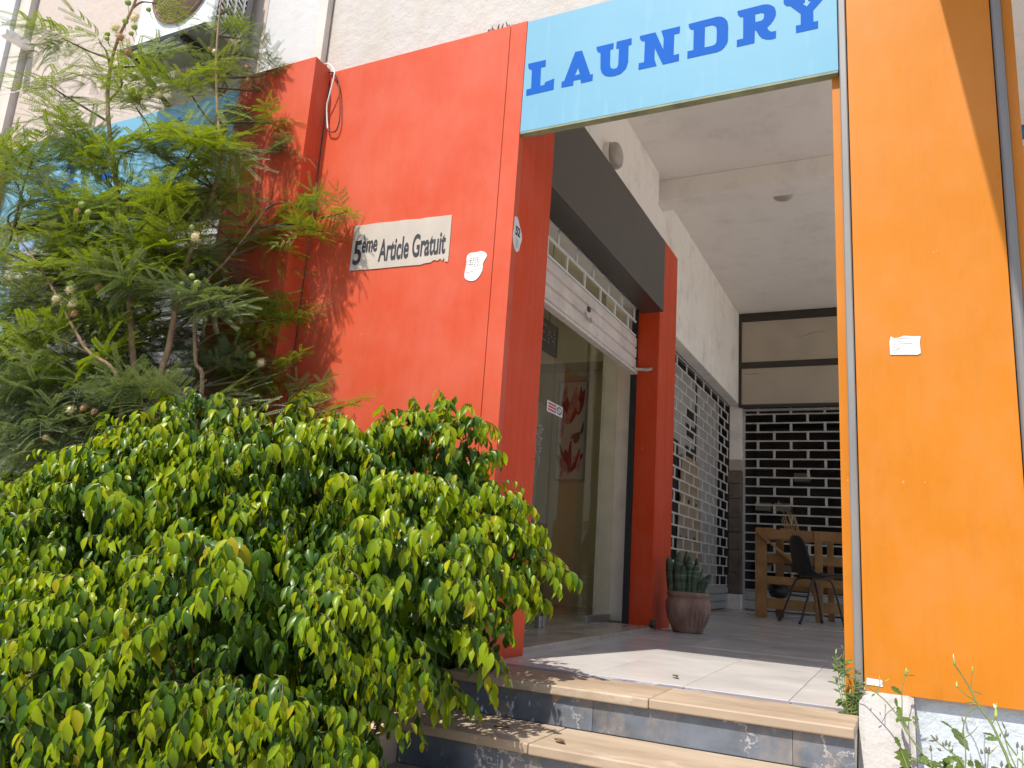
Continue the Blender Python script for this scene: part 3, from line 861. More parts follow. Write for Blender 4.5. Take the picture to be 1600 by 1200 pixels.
# glass shopfront and door
GX = -.46
GD = thing('glass_door', 'frameless glass shop door and side pane under the half raised shutter', 'door', (GX, 1.6, .03))
box('pane', 'glass', (GX - .006, GX + .006, .43, 1.655, .034, 2.55), GD)
box('pane', 'glass', (GX - .006, GX + .006, 1.662, 2.9695, .034, 2.55), GD)
box('foot_clamp', 'chrome', (GX - .018, GX + .018, 1.60, 1.65, .030, .10), GD, .003)
box('foot_clamp', 'chrome', (GX - .018, GX + .018, 1.668, 1.70, .030, .10), GD, .003)
box('floor_rail', 'chrome', (GX - .02, GX + .02, 2.45, 2.965, .028, .075), GD, .003)
JB = thing('door_jamb', 'chipped cream door jamb between the glass and the red column', 'jamb', (-.42, 3.0, 0))
box('inner_post', 'cream_post', (-.60, GX - .008, 2.995, 3.2, .028, 2.9), JB, .004)
box('outer_post', 'cream_post', (GX - .007, -.34, 2.97, 3.2, .028, 2.6), JB, .004)
box('dark_gap', 'black', (-.3395, -.27, 2.95, 3.2, .0285, 2.6), JB)
ns = thing('no_smoking_sticker', 'small red and white no smoking sticker on the shop glass', 'sticker', (GX, 1.7, 1.45))
box('backing', 'paper', (GX + .0065, GX + .0075, 1.545, 1.815, 1.425, 1.50), ns)
for z in (1.437, 1.457, 1.477):
    box('red_line', 'red_ink', (GX + .0076, GX + .0082, 1.565, 1.70, z, z + .012), ns)
mb = MB()
for k in range(16):
    a, b = 2 * math.pi * k / 16, 2 * math.pi * (k + 1) / 16
    q = lambda t, r: (GX + .0082, 1.755 + .045 * r * math.cos(t), 1.4625 + .028 * r * math.sin(t))
    mb.add([q(a, 1), q(b, 1), q(b, .72), q(a, .72)], [(0, 1, 2, 3)])
mb.add([(GX + .0082, 1.725, 1.478), (GX + .0082, 1.733, 1.483), (GX + .0082, 1.785, 1.447), (GX + .0082, 1.777, 1.442)], [(0, 1, 2, 3)])
mb.build('prohibition_ring', 'ink', ns)
dc = MB()
for k in range(26):
    y = 1.36 + (k % 2) * .09 + RS.uniform(-.02, .02)
    z = 1.05 + (k // 2) * .021
    dc.add([(GX + .0068, y, z), (GX + .0068, y + RS.uniform(.02, .06), z + .004), (GX + .0068, y + .04, z + .014), (GX + .0068, y + .005, z + .011)], [(0, 1, 2, 3)])
tag(dc.build('window_lettering', 'ink_grey'), 'column of small worn white lettering on the shop glass, left of the flower picture', 'lettering')

# open sign hanging inside the glass (switched off)
OS = thing('open_sign', 'black switched off OPEN sign hanging inside the shop glass', 'sign', (GX - .06, 1.5, 1.9))
box('housing', 'black_plastic', (GX - .075, GX - .05, 1.10, 1.80, 1.86, 2.08), OS, .006)
DOT = {'O': ["01110", "10001", "10001", "10001", "01110"], 'P': ["11110", "10001", "11110", "10000", "10000"],
       'E': ["11111", "10000", "11110", "10000", "11111"], 'N': ["10001", "11001", "10101", "10011", "10001"]}
dots = MB()
for ci, chh in enumerate("OPEN"):
    for r in range(5):
        for c_ in range(5):
            if DOT[chh][r][c_] == '1':
                y = 1.18 + ci * .148 + c_ * .024
                z = 2.025 - r * .026
                dots.box(GX - .0498, GX - .047, y, y + .010, z, z + .010)
dots.build('letter_dots', 'rust', OS)
for y in (1.3, 1.66):
    MB().tube([(GX - .062, y, 2.08), (GX - .062, y, 2.9)], .0025, 5).build('hanging_wire', 'black', OS)

# ---------------------------------------------- long grille on the inner left wall
LG = thing('roller_grille', 'see through white roller grille along the left wall of the porch', 'shutter', (-.45, 5.4, 0))
gx = -.452
Y0, Y1 = 3.285, 7.62
pitch = .1195
nz = 21
def grille_bar_x(z): return (gx - .006, gx + .008, Y0, Y1, z, z + .016)
ZB = [.29 + pitch * k for k in range(nz)]
first = box('crossbar', 'bar_white', grille_bar_x(0), None)
first.parent = LG; first.matrix_parent_inverse = world_of(LG).inverted(); first.location = (0, 0, ZB[0])
for z in ZB[1:]:
    inst(first, LG, (0, 0, z))
lk = None
for r in range(nz - 1):
    y = Y0 + .1 + (.21 if r % 2 else 0)
    while y < Y1 - .02:
        if lk is None:
            lk = box('link', 'bar_white', (gx - .005, gx + .007, -.013, .013, .0165, pitch), None)
            lk.parent = LG; lk.matrix_parent_inverse = world_of(LG).inverted(); lk.location = (0, y, ZB[r])
        else:
            inst(lk, LG, (0, y, ZB[r]))
        y += .42
for i in range(3):
    z = .012 + i * .092
    MB().prism([(gx, z), (gx + .016, z + .01), (gx + .016, z + .074), (gx, z + .088), (gx - .012, z + .088), (gx - .012, z)], Y0, Y1, 'y').build('slat', 'shutter_grey', LG)
box('guide_rail', 'black', (gx - .03, gx + .02, 7.6205, 7.6295, .004, 2.695), LG)
box('top_slot', 'black', (gx - .03, gx + .012, Y0, 7.62, 2.688, 2.6985), LG)

# what stands behind that grille: papered glass, a dark door gap, a leaning board
WP = thing('papered_window', 'grey papered shop window with dark gaps behind the left grille', 'window', (-.56, 5.5, 0))
def wp(m, y0, y1, z0, z1, dx=0): box('pane' if m != 'black' else 'gap', m, (-.58 - dx, -.57 - dx, y0, y1, z0, z1), WP)
M['papered'] = simple('grey window paper', (0.42, 0.40, 0.37), 0.6, 0.08, 3)
wp('papered', 3.3, 4.98, 0, 2.69); wp('black', 4.982, 5.45, 0, 1.85); wp('papered', 4.982, 5.45, 1.852, 2.69)
wp('papered', 5.452, 6.2, 2.35, 2.69); wp('papered', 6.3, 7.6, 1.95, 2.69); wp('black', 6.202, 6.298, 1.2, 2.69)
wp('papered', 5.452, 5.75, 1.7, 2.348)
for z0, z1 in ((1.72, 1.86), (1.98, 2.12), (2.2, 2.30)):
    wp('black', 5.752, 6.2, z0, z1)
for z0, z1 in ((1.862, 1.978), (2.122, 2.198), (2.302, 2.348)):
    wp('papered', 5.752, 6.2, z0, z1)
wp('papered', 6.3, 7.6, .02, 1.948, .012)
M['card'] = simple('cardboard', (0.36, 0.27, 0.17), 0.8, 0.12, 4)
bd = MB().add([(-.565, 5.35, .02), (-.565, 6.75, .02), (-.545, 6.3, 1.72), (-.545, 5.5, 1.72), (-.555, 5.35, .02), (-.555, 6.75, .02), (-.535, 6.3, 1.72), (-.535, 5.5, 1.72)],
             [(0, 1, 2, 3), (7, 6, 5, 4), (0, 4, 5, 1), (1, 5, 6, 2), (2, 6, 7, 3), (3, 7, 4, 0)]).build('cardboard_sheet', 'card')
tag(bd, 'tall brown cardboard sheet leaning behind the left grille', 'cardboard')
for i in range(9):
    y = 5.45 + (i % 3) * .34 + RS.uniform(-.04, .04); z = .35 + (i // 3) * .42
    t = z / 1.72
    x = -.555 + .02 * t + .002
    MB().box(x, x + .001, y, y + RS.uniform(.06, .14), z, z + RS.uniform(.03, .06)).build('stain', 'dark_brown', bd)

# ---------------------------------------------- back shutter
BS = thing('roller_grille', 'closed white brick pattern roller grille across the back of the porch', 'shutter', (.6, 7.75, 0))
by = 7.75
X0, X1 = -.245, 1.499
first = box('crossbar', 'bar_grey', (X0, X1, by - .006, by + .008, 0, .019), None)
first.parent = BS; first.matrix_parent_inverse = world_of(BS).inverted()
p2 = .1225
ZB = [.25 + p2 * k for k in range(20)]
first.location = (0, 0, ZB[0])
for z in ZB[1:]:
    inst(first, BS, (0, 0, z))
lk = None
for r in range(20):
    x = -.076 + (.211 if r % 2 == 0 else 0)
    while x < X1:
        if lk is None:
            lk = box('link', 'bar_grey', (-.016, .016, by - .005, by + .007, .0195, p2), None)
            lk.parent = BS; lk.matrix_parent_inverse = world_of(BS).inverted(); lk.location = (x, 0, ZB[r])
        else:
            inst(lk, BS, (x, 0, ZB[r]))
        x += .425
for i in range(2):
    z = .01 + i * .118
    MB().prism([(by, z), (by - .016, z + .012), (by - .016, z + .1), (by, z + .114), (by + .012, z + .114), (by + .012, z)], X0, X1, 'x').build('slat', 'shutter_grey', BS)
box('guide_rail', 'shutter_grey', (-.272, -.2455, by - .03, by + .03, .0, 2.66), BS)
box('head_rail', 'bar_grey', (-.27, X1, 7.70, 7.73, 2.625, 2.655), BS)

# ================================================================== LAMPS
wl_ = thing('wall_lamp', 'round yellowed bulkhead lamp on the porch wall above the dark fascia', 'lamp', (-.24, 1.95, 3.42))
MB().lathe((-.239, 1.90, 3.425), [(.105, 0), (.105, .045)], 32, 'x').build('base', 'porch_white', wl_, smooth=False)
MB().lathe((-.239, 1.90, 3.425), [(.1, .046), (.1, .075), (.09, .095), (.06, .108), (.02, .113)], 32, 'x').build('lens', 'lamp_plastic', wl_, smooth=True)
cl_ = thing('ceiling_lamp', 'round dark glass ceiling lamp behind the porch beam', 'lamp', (.75, 3.9, 3.9))
MB().lathe((.755, 3.95, 3.981), [(.105, 0), (.105, -.03)], 28).build('base', 'porch_white', cl_)
MB().lathe((.755, 3.95, 3.981), [(.1, -.031), (.098, -.055), (.08, -.085), (.04, -.102), (.01, -.105)], 28).build('lens', 'lamp_plastic', cl_, smooth=True)

# ================================================================== SIGNS AND STICKERS ON THE CLADDING
PQ = thing('wall_plaque', 'chipped beige plaque reading 5ème Article Gratuit on the red wall', 'plaque', (-.66, 0, 2.0))
edge = [(-.967, 1.897), (-.80, 1.890), (-.62, 1.886), (-.515, 1.882), (-.49, 1.887), (-.455, 1.888), (-.435, 1.899), (-.412, 1.893), (-.398, 1.903), (-.385, 1.889), (-.376, 1.905), (-.368, 1.883), (-.351, 1.881),
        (-.350, 1.95), (-.352, 2.135), (-.42, 2.1365), (-.50, 2.1405), (-.55, 2.139), (-.63, 2.146), (-.72, 2.147), (-.80, 2.152), (-.90, 2.152), (-.966, 2.157), (-.968, 2.05)]
MB().prism(edge, -.004, -.0005, 'y').build('board', 'plaque', PQ)
def put_text(parent, name, m, txt, x, z, size, sx, off=0.0, y=-.0055, sh=0.0):
    vs, fs = text_mesh(txt, 1.0, 1.0, off / size, sh)
    ax = [p[0] for p in vs]
    k = sx / (max(ax) - min(ax))                      # fitted to the measured width
    a0 = min(ax)
    return flat((vs, fs), lambda a, b: (x + (a - a0) * k, y, z + b * size)).build(name, m, parent)
put_text(PQ, 'lettering', 'ink', "5", -.952, 1.930, .190, .052, .004)
put_text(PQ, 'lettering', 'ink', "ème", -.899, 1.992, .135, .100, .003)
put_text(PQ, 'lettering', 'ink', "Article Gratuit", -.785, 1.932, .172, .412, .004)
s1 = thing('paper_sticker', 'torn crumpled white paper sticker with faded print on the red wall', 'sticker', (-.19, 0, 1.83))
pl = [(-.245, 1.90), (-.225, 1.915), (-.19, 1.912), (-.165, 1.918), (-.135, 1.905), (-.128, 1.885), (-.146, 1.86), (-.150, 1.84), (-.146, 1.82), (-.16, 1.79), (-.178, 1.768), (-.205, 1.762), (-.235, 1.772), (-.25, 1.79), (-.246, 1.83), (-.242, 1.855)]
MB().prism(smooth_poly(pl, 2), -.003, -.0005, 'y').build('paper', 'paper', s1)
sc = MB()
for i in range(16):
    x = -.222 + (i % 4) * .013 + RS.uniform(-.003, .003)
    z = 1.885 - (i // 4) * .011
    sc.add([(x, -.0035, z), (x + .008, -.0035, z + RS.uniform(-.003, .003)), (x + .008, -.0035, z - .006), (x, -.0035, z - .004)], [(0, 1, 2, 3)])
for (x, z, L, t) in ((-.243, 1.868, .03, .006), (-.243, 1.852, .03, .002), (-.205, 1.838, .05, .008), (-.19, 1.825, .045, -.002), (-.24, 1.812, .04, .003)):
    sc.add([(x, -.0035, z), (x + L, -.0035, z + t), (x + L, -.0035, z + t - .0025), (x, -.0035, z - .002)], [(0, 1, 2, 3)])
sc.build('print', 'ink_grey', s1)
s2 = thing('paper_sticker', 'torn white sticker numbered 52 on the shaded red reveal', 'sticker', (0, .06, 2.0))
pl = [(.012, 2.085), (.03, 2.092), (.05, 2.085), (.07, 2.055), (.09, 2.04), (.105, 2.015), (.10, 1.985), (.09, 1.965), (.085, 1.94), (.07, 1.918), (.05, 1.915), (.03, 1.93), (.012, 1.955), (.005, 1.99), (.012, 2.02), (.012, 2.05)]
MB().prism(smooth_poly(pl, 2), -.0006, .002, 'x').build('paper', 'paper', s2)
vf = text_mesh("52", .062, .82, .003)
flat(vf, lambda a, b: (.0026, .028 + a, 2.0 + b)).build('number', 'ink', s2)
mb = MB()
for i in range(5):
    z = 1.977 - i * .009
    mb.add([(.0026, .035, z), (.0026, .035 + RS.uniform(.025, .04), z), (.0026, .07, z - .003), (.0026, .035, z - .003)], [(0, 1, 2, 3)])
mb.build('print', 'ink_grey', s2)
s3 = thing('paper_sticker', 'white rectangular paper sticker with worn print on the orange pillar', 'sticker', (1.69, 0, 1.32))
pl = [(1.636, 1.290), (1.70, 1.287), (1.728, 1.285), (1.738, 1.291), (1.736, 1.33), (1.740, 1.356), (1.715, 1.3565), (1.685, 1.361), (1.668, 1.355), (1.652, 1.353), (1.640, 1.361), (1.635, 1.34)]
MB().prism(pl, -.005, -.0025, 'y').build('paper', 'paper', s3)
mb = MB()
x = 1.662
while x < 1.712:
    w = RS.uniform(.002, .006)
    mb.add([(x, -.0056, 1.3495), (x + w, -.0056, 1.3495), (x + w, -.0056, 1.3525), (x, -.0056, 1.3525)], [(0, 1, 2, 3)])
    x += w + .002
for (x0, z0, x1, z1) in ((1.645, 1.335, 1.662, 1.322), (1.66, 1.344, 1.672, 1.337), (1.662, 1.331, 1.712, 1.330), (1.65, 1.318, 1.672, 1.312), (1.642, 1.309, 1.668, 1.308)):
    mb.add([(x0, -.0056, z0), (x1, -.0056, z1), (x1, -.0056, z1 - .0018), (x0, -.0056, z0 - .0018)], [(0, 1, 2, 3)])
mb.build('print', 'ink_grey', s3)
s4 = MB().prism([(1.522, .104), (1.574, .102), (1.573, .124), (1.524, .126)], -.004, -.0025, 'y').build('paper_sticker', 'paper')
tag(s4, 'small blank white sticker low on the orange pillar, above the stair cheek', 'sticker')

# loose cable loop by the drain pipe
cb = thing('cable_loop', 'loose cable loop hanging at the top left of the red wall', 'cable', (-1.25, -.02, 3.0))
cp = [(-1.335, 0.0, 3.241), (-1.278, -0.03, 3.208), (-1.214, -0.05, 3.137), (-1.208, -0.05, 3.094), (-1.233, -0.04, 2.99), (-1.251, -0.03, 2.93), (-1.247, -0.02, 2.853), (-1.236, -0.015, 2.784)]
def spline(pts, n=6):
    P = [Vector(p) for p in pts]
    out = []
    for i in range(len(P) - 1):
        a = P[max(0, i - 1)]; b = P[i]; c = P[i + 1]; d = P[min(len(P) - 1, i + 2)]
        for k in range(n):
            t = k / n
            out.append(0.5 * ((2 * b) + (c - a) * t + (2 * a - 5 * b + 4 * c - d) * t * t + (3 * b - a - 3 * c + d) * t ** 3))
    out.append(P[-1])
    return out
MB().tube(spline(cp), .0045, 8).build('white_cable', 'cable_white', cb, smooth=True)
cp = [(-1.288, -0.01, 3.168), (-1.244, -0.02, 3.147), (-1.208, -0.02, 3.097), (-1.184, -0.02, 3.025), (-1.161, -0.02, 2.896), (-1.154, -0.02, 2.813), (-1.173, -0.02, 2.756), (-1.22, -0.02, 2.766), (-1.232, -0.015, 2.783)]
MB().tube(spline(cp), .004, 8).build('brown_cable', 'dark_brown', cb, smooth=True)
wr = MB().tube(spline([(-4.563, -0.06, 3.711), (-4.236, -0.06, 3.688), (-3.947, -0.05, 3.742), (-3.606, -0.02, 3.883)]), .004, 5)
tag(wr.build('overhead_cable', 'cable_white'), 'thin pale cable slung across the left wall above the second sign', 'cable')

# debris stuck behind the top edge of the red wall
db = MB()
for i in range(16):
    x = RS.choice([-.24, -.20, -.12, -.10]) + RS.uniform(-.03, .03)
    a = Vector((x, .04, 3.165))
    b = a + Vector((RS.uniform(-.02, .02), RS.uniform(-.02, 0), RS.uniform(.02, .06)))
    db.tube([a, b], [.010, .002], 4)
tag(db.build('debris', 'dead'), 'dark dry leaf scraps stuck on the top edge of the red wall', 'debris')

# ================================================================== AIR CONDITIONER
AC = thing('air_conditioner', 'white outdoor air conditioner with round brown fan grille high on the wall', 'air conditioner', (-2.4, -.1, 3.5))
ax0, ax1, ay0, ay1, az0, az1 = -2.75, -2.03, -.27, -.02, 3.508, 4.28
box('casing', 'ac_white', (ax0, ax1 - .012, ay0, ay1, az0, az1), AC, .03)
fc = (-2.33 - .02, ay0, 3.86)
MB().lathe(fc, [(.255, -.001), (.262, -.016), (.25, -.024), (.24, -.016)], 40, 'y').build('fan_ring', 'ac_mesh', AC, smooth=True)
MB().lathe(fc, [(.238, -.003), (.236, -.004)], 40, 'y').build('fan_opening', 'dark_brown', AC)
gm = MB()
for i in range(13):
    r = .028 + i * .0172
    n = 36
    gm.tube([(fc[0] + r * math.cos(2 * math.pi * k / n), ay0 - .022 - .012 * (1 - r / .25), fc[2] + r * math.sin(2 * math.pi * k / n)) for k in range(n + 1)], .0038, 4, cap=False)
for k in range(28):
    a = 2 * math.pi * k / 28
    gm.tube([(fc[0] + .03 * math.cos(a), ay0 - .034, fc[2] + .03 * math.sin(a)), (fc[0] + .245 * math.cos(a), ay0 - .02, fc[2] + .245 * math.sin(a))], .003, 4)
gm.build('fan_grille', 'ac_mesh', AC)
MB().lathe(fc, [(.05, -.036), (.045, -.04)], 20, 'y').build('hub', 'ac_mesh', AC)
# side coil guard: white lattice over a dark coil
box('coil', 'black', (ax1 - .0115, ax1 - .006, ay0 + .03, ay1 - .02, az0 + .03, az1 - .04), AC)
lat = MB()
for k in range(24):
    z = az0 + .0 + k * .042
    for s in (1,):
        a = Vector((ax1, ay0 + .03, z)); b = Vector((ax1, ay1 - .02, z - .13 * s))
        if b.z < az0 + .02: 
            t = (a.z - az0 - .02) / max(1e-6, a.z - b.z); 
            if t <= .05: continue
            b = a + (b - a) * min(1, t)
        if a.z > az1 - .04: continue
        lat.bar(a, b, .010, .009, (1, 0, 0))
for y in (-.19, -.125, -.06):
    lat.bar((ax1 + .004, y, az0 + .02), (ax1 + .004, y, az1 - .04), .008, .012, (1, 0, 0))
lat.build('coil_guard', 'ac_white', AC)
box('rear_rail', 'grey_metal', (ax1 - .0115, ax1 + .012, ay1 - .02, ay1 + .022, az0 - .02, az1), AC, .004)
tr = thing('metal_tray', 'grey sheet metal tray on brackets under the air conditioner', 'tray', (-2.4, -.2, 3.45))
box('sheet', 'tray_grey', (-2.80, -2.035, -.31, -.03, 3.482, 3.494), tr, .002)
box('front_lip', 'black', (-2.80, -2.035, -.314, -.3105, 3.465, 3.494), tr)
for x in (-2.72, -2.25):
    MB().bar((x, -.29, 3.468), (x, .045, 3.468), .04, .025).build('bracket_arm', 'dark_brown', tr)
    MB().bar((x, -.27, 3.45), (x, .045, 3.28), .03, .02).build('bracket_brace', 'dark_brown', tr)
    box('foot', 'black', (x - .03, x + .03, -.25, -.05, 3.4945, 3.5075), tr)

# right edge: blue tubes and slatted box of the next shop
bt = thing('awning_box', 'grey slatted awning box with two bright blue tubes at the far right edge', 'awning', (2.5, .9, 2.3))
for z, r in ((2.62, .035), (2.40, .022)):
    MB().tube([(2.14, .94, z), (2.9, .94, z)], r, 12).build('tube', 'blue_pipe', bt, smooth=True)
for i in range(5):
    box('slat', 'shutter_grey', (2.14, 2.9, .955, .99, 2.27 + i * .06, 2.315 + i * .06), bt)
tag(box('hanging_board', 'white_paint', (2.14, 2.9, .97, .998, 1.0, 2.2)), 'bright white hanging board below the blue tubes at the right edge', 'board')

# ================================================================== PICTURE AND FURNITURE IN THE SHOP
PC = thing('wall_picture', 'tall narrow picture of red and pink flowers on the shop wall behind the glass', 'picture', (-1.47, 4.49, 1.8))
px0, px1, pz0, pz1 = -1.635, -1.30, 1.275, 2.35
box('frame', 'shutter_grey', (px0, px1, 4.47, 4.498, pz0, pz1), PC, .003)
box('canvas', 'paper', (px0 + .02, px1 - .02, 4.466, 4.4695, pz0 + .02, pz1 - .02), PC)
M['petal'] = simple('crimson petal print', (0.30, 0.035, 0.045), 0.6, 0.55, 14)
M['petal2'] = simple('pink petal print', (0.60, 0.33, 0.31), 0.6, 0.35, 12)
M['leafprint'] = simple('grey green print', (0.14, 0.14, 0.08), 0.6, 0.3, 12)
def blade(x, z, ang, L, w, m, lay):
    pl = [(0, 0), (.25 * L, .5 * w), (.6 * L, .42 * w), (L, 0), (.6 * L, -.42 * w), (.25 * L, -.5 * w)]
    ca, sa = math.cos(ang), math.sin(ang)
    P = [(x + a * ca - b * sa, z + a * sa + b * ca) for a, b in smooth_poly(pl, 2)]
    P = [(min(max(p[0], px0 + .02), px1 - .02), min(max(p[1], pz0 + .02), pz1 - .02)) for p in P]
    MB().add([(p[0], 4.4655 - lay * .0004, p[1]) for p in P], [tuple(range(len(P)))]).build('petal', m, PC)
for i, (x, z, a, L, w, m) in enumerate(((-1.47, 1.34, 1.75, .30, .10, 'petal'), (-1.47, 1.34, 1.2, .26, .08, 'petal2'), (-1.47, 1.35, 2.2, .28, .08, 'petal2'), (-1.46, 1.36, .95, .3, .06, 'petal'),
        (-1.47, 1.34, 1.55, .4, .05, 'petal'), (-1.50, 1.85, 1.75, .42, .12, 'petal'), (-1.5, 1.85, 1.4, .46, .09, 'petal2'), (-1.5, 1.86, 2.1, .40, .09, 'petal2'), (-1.49, 1.86, 1.15, .42, .05, 'petal'),
        (-1.40, 1.95, 1.35, .34, .07, 'petal'), (-1.39, 1.98, 1.7, .34, .05, 'petal2'), (-1.47, 1.72, .5, .14, .06, 'leafprint'), (-1.42, 1.66, 1.2, .16, .07, 'leafprint'), (-1.48, 1.3, 1.5, .5, .014, 'leafprint'), (-1.56, 1.3, 1.3, .14, .04, 'petal2'), (-1.58, 1.7, 1.5, .34, .05, 'petal2'), (-1.36, 1.35, 1.6, .3, .05, 'petal2'), (-1.43, 1.36, 1.25, .3, .03, 'petal'), (-1.53, 1.5, 1.9, .2, .03, 'leafprint'), (-1.38, 2.1, 1.5, .2, .04, 'petal'), (-1.57, 2.1, 1.4, .22, .06, 'petal2'), (-1.35, 1.75, 1.35, .2, .035, 'leafprint'))):
    blade(x, z, a, L, w, m, i)
CB = thing('cabinet', 'pale grey cabinet with drawer lines inside the shop, left of the flower picture', 'cabinet', (-2.2, 4.2, 0))
box('body', 'cabinet', (-3.0, -1.70, 4.15, 4.49, .022, 2.05), CB, .004)
for z in (.5, 1.0, 1.45, 1.78):
    box('drawer_line', 'dark_brown', (-2.99, -1.71, 4.142, 4.149, z, z + .014), CB)
WF = thing('wooden_stool', 'small light wooden stool seen through the shop glass', 'stool', (-1.45, 3.3, 0))
for (x, y) in ((-1.60, 3.1), (-1.30, 3.1), (-1.60, 3.4), (-1.30, 3.4)):
    box('leg', 'wood', (x, x + .045, y, y + .045, .023, .74), WF, .003)
box('seat', 'wood', (-1.62, -1.235, 3.08, 3.465, .7405, .775), WF, .005)
for z in (.25, .5):
    box('stretcher', 'wood', (-1.554, -1.301, 3.11, 3.13, z, z + .05), WF)

# ================================================================== PALLET, CHAIR, STICKS, POT
PD = thing('pallet_crate', 'open crate of pale pine pallet boards standing before the back grille', 'crate', (.7, 6.3, 0))
def plank(x0, x1, y0, y1, z0, z1, n='plank'):
    return box(n, 'wood', (x0, x1, y0, y1, z0, z1), PD, .003)
py = 6.24
plank(.135, .262, py - .022, py, .001, .972, 'post'); plank(.765, .845, py - .022, py, .001, .965, 'post'); plank(1.36, 1.46, py - .022, py, .001, .965, 'post')
for z0, z1 in ((.862, .966), (.60, .70), (.365, .452), (.10, .212)):
    plank(.2625, 1.36, py + .001, py + .021, z0, z1, 'rail')
    plank(.135, .2615, py + .001, py + .021, z0, z1, 'rail')
MB().bar((.165, py - .034, .925), (.60, py - .034, .575), .022, .085, (0, 1, 0)).build('brace', 'wood', PD)
py2 = 6.62
plank(.30, .39, py2, py2 + .02, .001, .96, 'post'); plank(.86, .93, py2, py2 + .02, .001, .96, 'post')
for z0, z1 in ((.86, .95), (.60, .69), (.30, .38)):
    plank(.20, 1.36, py2 + .021, py2 + .04, z0, z1, 'rail')
for x in (.14, .235):
    plank(x, x + .09, 6.262, 6.66, .9665, .984, 'top_board')
plank(.40, .50, 6.262, 6.66, .9675, .984, 'top_board')
MB().bar((.56, 6.4, .9), (.78, 6.4, .12), .02, .06, (0, 1, 0)).build('brace', 'wood', PD)
MB().bar((.27, 6.5, .62), (.62, 6.5, .40), .012, .02, (0, 1, 0)).build('brace', 'wood', PD)

BG = MB()
bg_prof = [(.02, 0), (.085, .01), (.11, .06), (.105, .12), (.07, .165), (.02, .18)]
BG.lathe((.36, 6.42, .213), bg_prof, 16)
BG.tube([(.33, 6.35, .34), (.30, 6.32, .36), (.34, 6.30, .36), (.39, 6.33, .35)], .012, 6)
tag(BG.build('dark_bag', 'black_plastic', smooth=True), 'dark rounded bag sitting inside the pallet crate', 'bag')
BSK = thing('bamboo_sticks', 'bundle of thin bamboo sticks poking up behind the pallet crate', 'sticks', (.42, 6.7, .4))
for i, (x0, x1, zt, r) in enumerate(((.46, .315, 1.335, .004), (.42, .37, 1.14, .008), (.44, .39, 1.16, .008), (.47, .42, 1.21, .009), (.49, .455, 1.20, .008), (.52, .485, 1.18, .009), (.54, .50, 1.16, .008), (.40, .352, 1.12, .006))):
    MB().tube([(x0 + .18, 6.72 + .004 * i, .40), (x0 + .02, 6.73, .95), (x1, 6.735, zt)], r, 7).build('stick', 'bamboo', BSK)

CH = thing('shell_chair', 'black plastic shell chair on splayed tube legs facing the orange pillar', 'chair', (.8, 5.8, 0))
# one moulded shell: seat running right, backrest rising to the left
prof = [(1.10, .470), (1.04, .492), (.96, .490), (.86, .478), (.77, .465), (.70, .475), (.655, .53), (.63, .60), (.605, .69), (.585, .78), (.570, .85), (.562, .885)]
wid = [.19, .215, .225, .23, .23, .225, .215, .205, .195, .175, .14, .07]
vs, fs = [], []
K = 8
for (x, z), w in zip(prof, wid):
    for k in range(K + 1):
        t = -1 + 2 * k / K
        vs.append((x - .018 * 0 + (.03 * t * t if z > .55 else 0), 5.78 + w * t, z + (.028 * t * t if z < .55 else 0)))
for i in range(len(prof) - 1):
    for k in range(K):
        fs.append((i * (K + 1) + k, i * (K + 1) + k + 1, (i + 1) * (K + 1) + k + 1, (i + 1) * (K + 1) + k))
sh = MB().add(vs, fs).build('shell', 'black_plastic', CH, smooth=True)
md = sh.modifiers.new("thickness", 'SOLIDIFY'); md.thickness = .022; md.offset = 0
md = sh.modifiers.new("smooth", 'SUBSURF'); md.levels = 1; md.render_levels = 2
for y, sgn in ((5.60, -1), (5.96, 1)):
    yo = .045 * sgn
    MB().tube(spline([(.515, y + yo, .0), (.60, y + yo * .5, .22), (.665, y, .405), (.72, y, .448), (.84, y, .452), (.895, y, .40), (.945, y + yo * .5, .2), (.985, y + yo, .0)], 5), .0115, 8).build('leg', 'dark_brown', CH, smooth=True)
    for x in (.515, .985):
        MB().lathe((x, y + yo, 0), [(.016, 0.0005), (.016, .03), (.012, .032)], 10).build('foot_cap', 'black', CH)
MB().tube([(.62, 5.60, .27), (.62, 5.96, .27)], .008, 8).build('stretcher', 'dark_brown', CH)
MB().lathe((.80, 5.595, .458), [(.012, 0), (.010, .004)], 10).build('rivet', 'chrome', CH)
CH.rotation_euler = (0, 0, R(33))

LEAFLAB = ('dry brown leaf on the second step below the fig branches', 'dry brown leaf on the top step near the red reveal', 'dry brown leaf in the middle of the second step tread', 'dry brown leaf on the lowest step close to the stone planter wall', 'dry brown leaf on the sunlit porch tiles')
for k, (x, y, z, a) in enumerate(((.33, -.50, -.141, .4), (.21, -.22, .0015, 1.9), (.62, -.55, -.142, 2.6), (.14, -.80, -.284, .9), (.78, .30, .002, 2.2))):
    mb = MB()
    ca, sa = math.cos(a), math.sin(a)
    vs_ = []
    for t, w in ((0, .002), (.3, .012), (.6, .013), (.85, .006), (1, .001)):
        for s in (-1, 0, 1):
            l = .055 * t; q = w * s
            vs_.append((x + l * ca - q * sa, y + l * sa + q * ca, z + .003 + .006 * s * s + .01 * t * (1 - t)))
    o = mb.add(vs_, [(i * 3 + j, i * 3 + j + 1, i * 3 + j + 4, i * 3 + j + 3) for i in range(4) for j in range(2)]).build('fallen_leaf', 'dead', smooth=True)
    tag(o, LEAFLAB[k], 'leaf', 'dry leaves fallen on the steps and porch')
PT = thing('clay_pot', 'weathered brown clay pot with a rolled rim at the foot of the red column', 'pot', (.178, 2.96, 0))
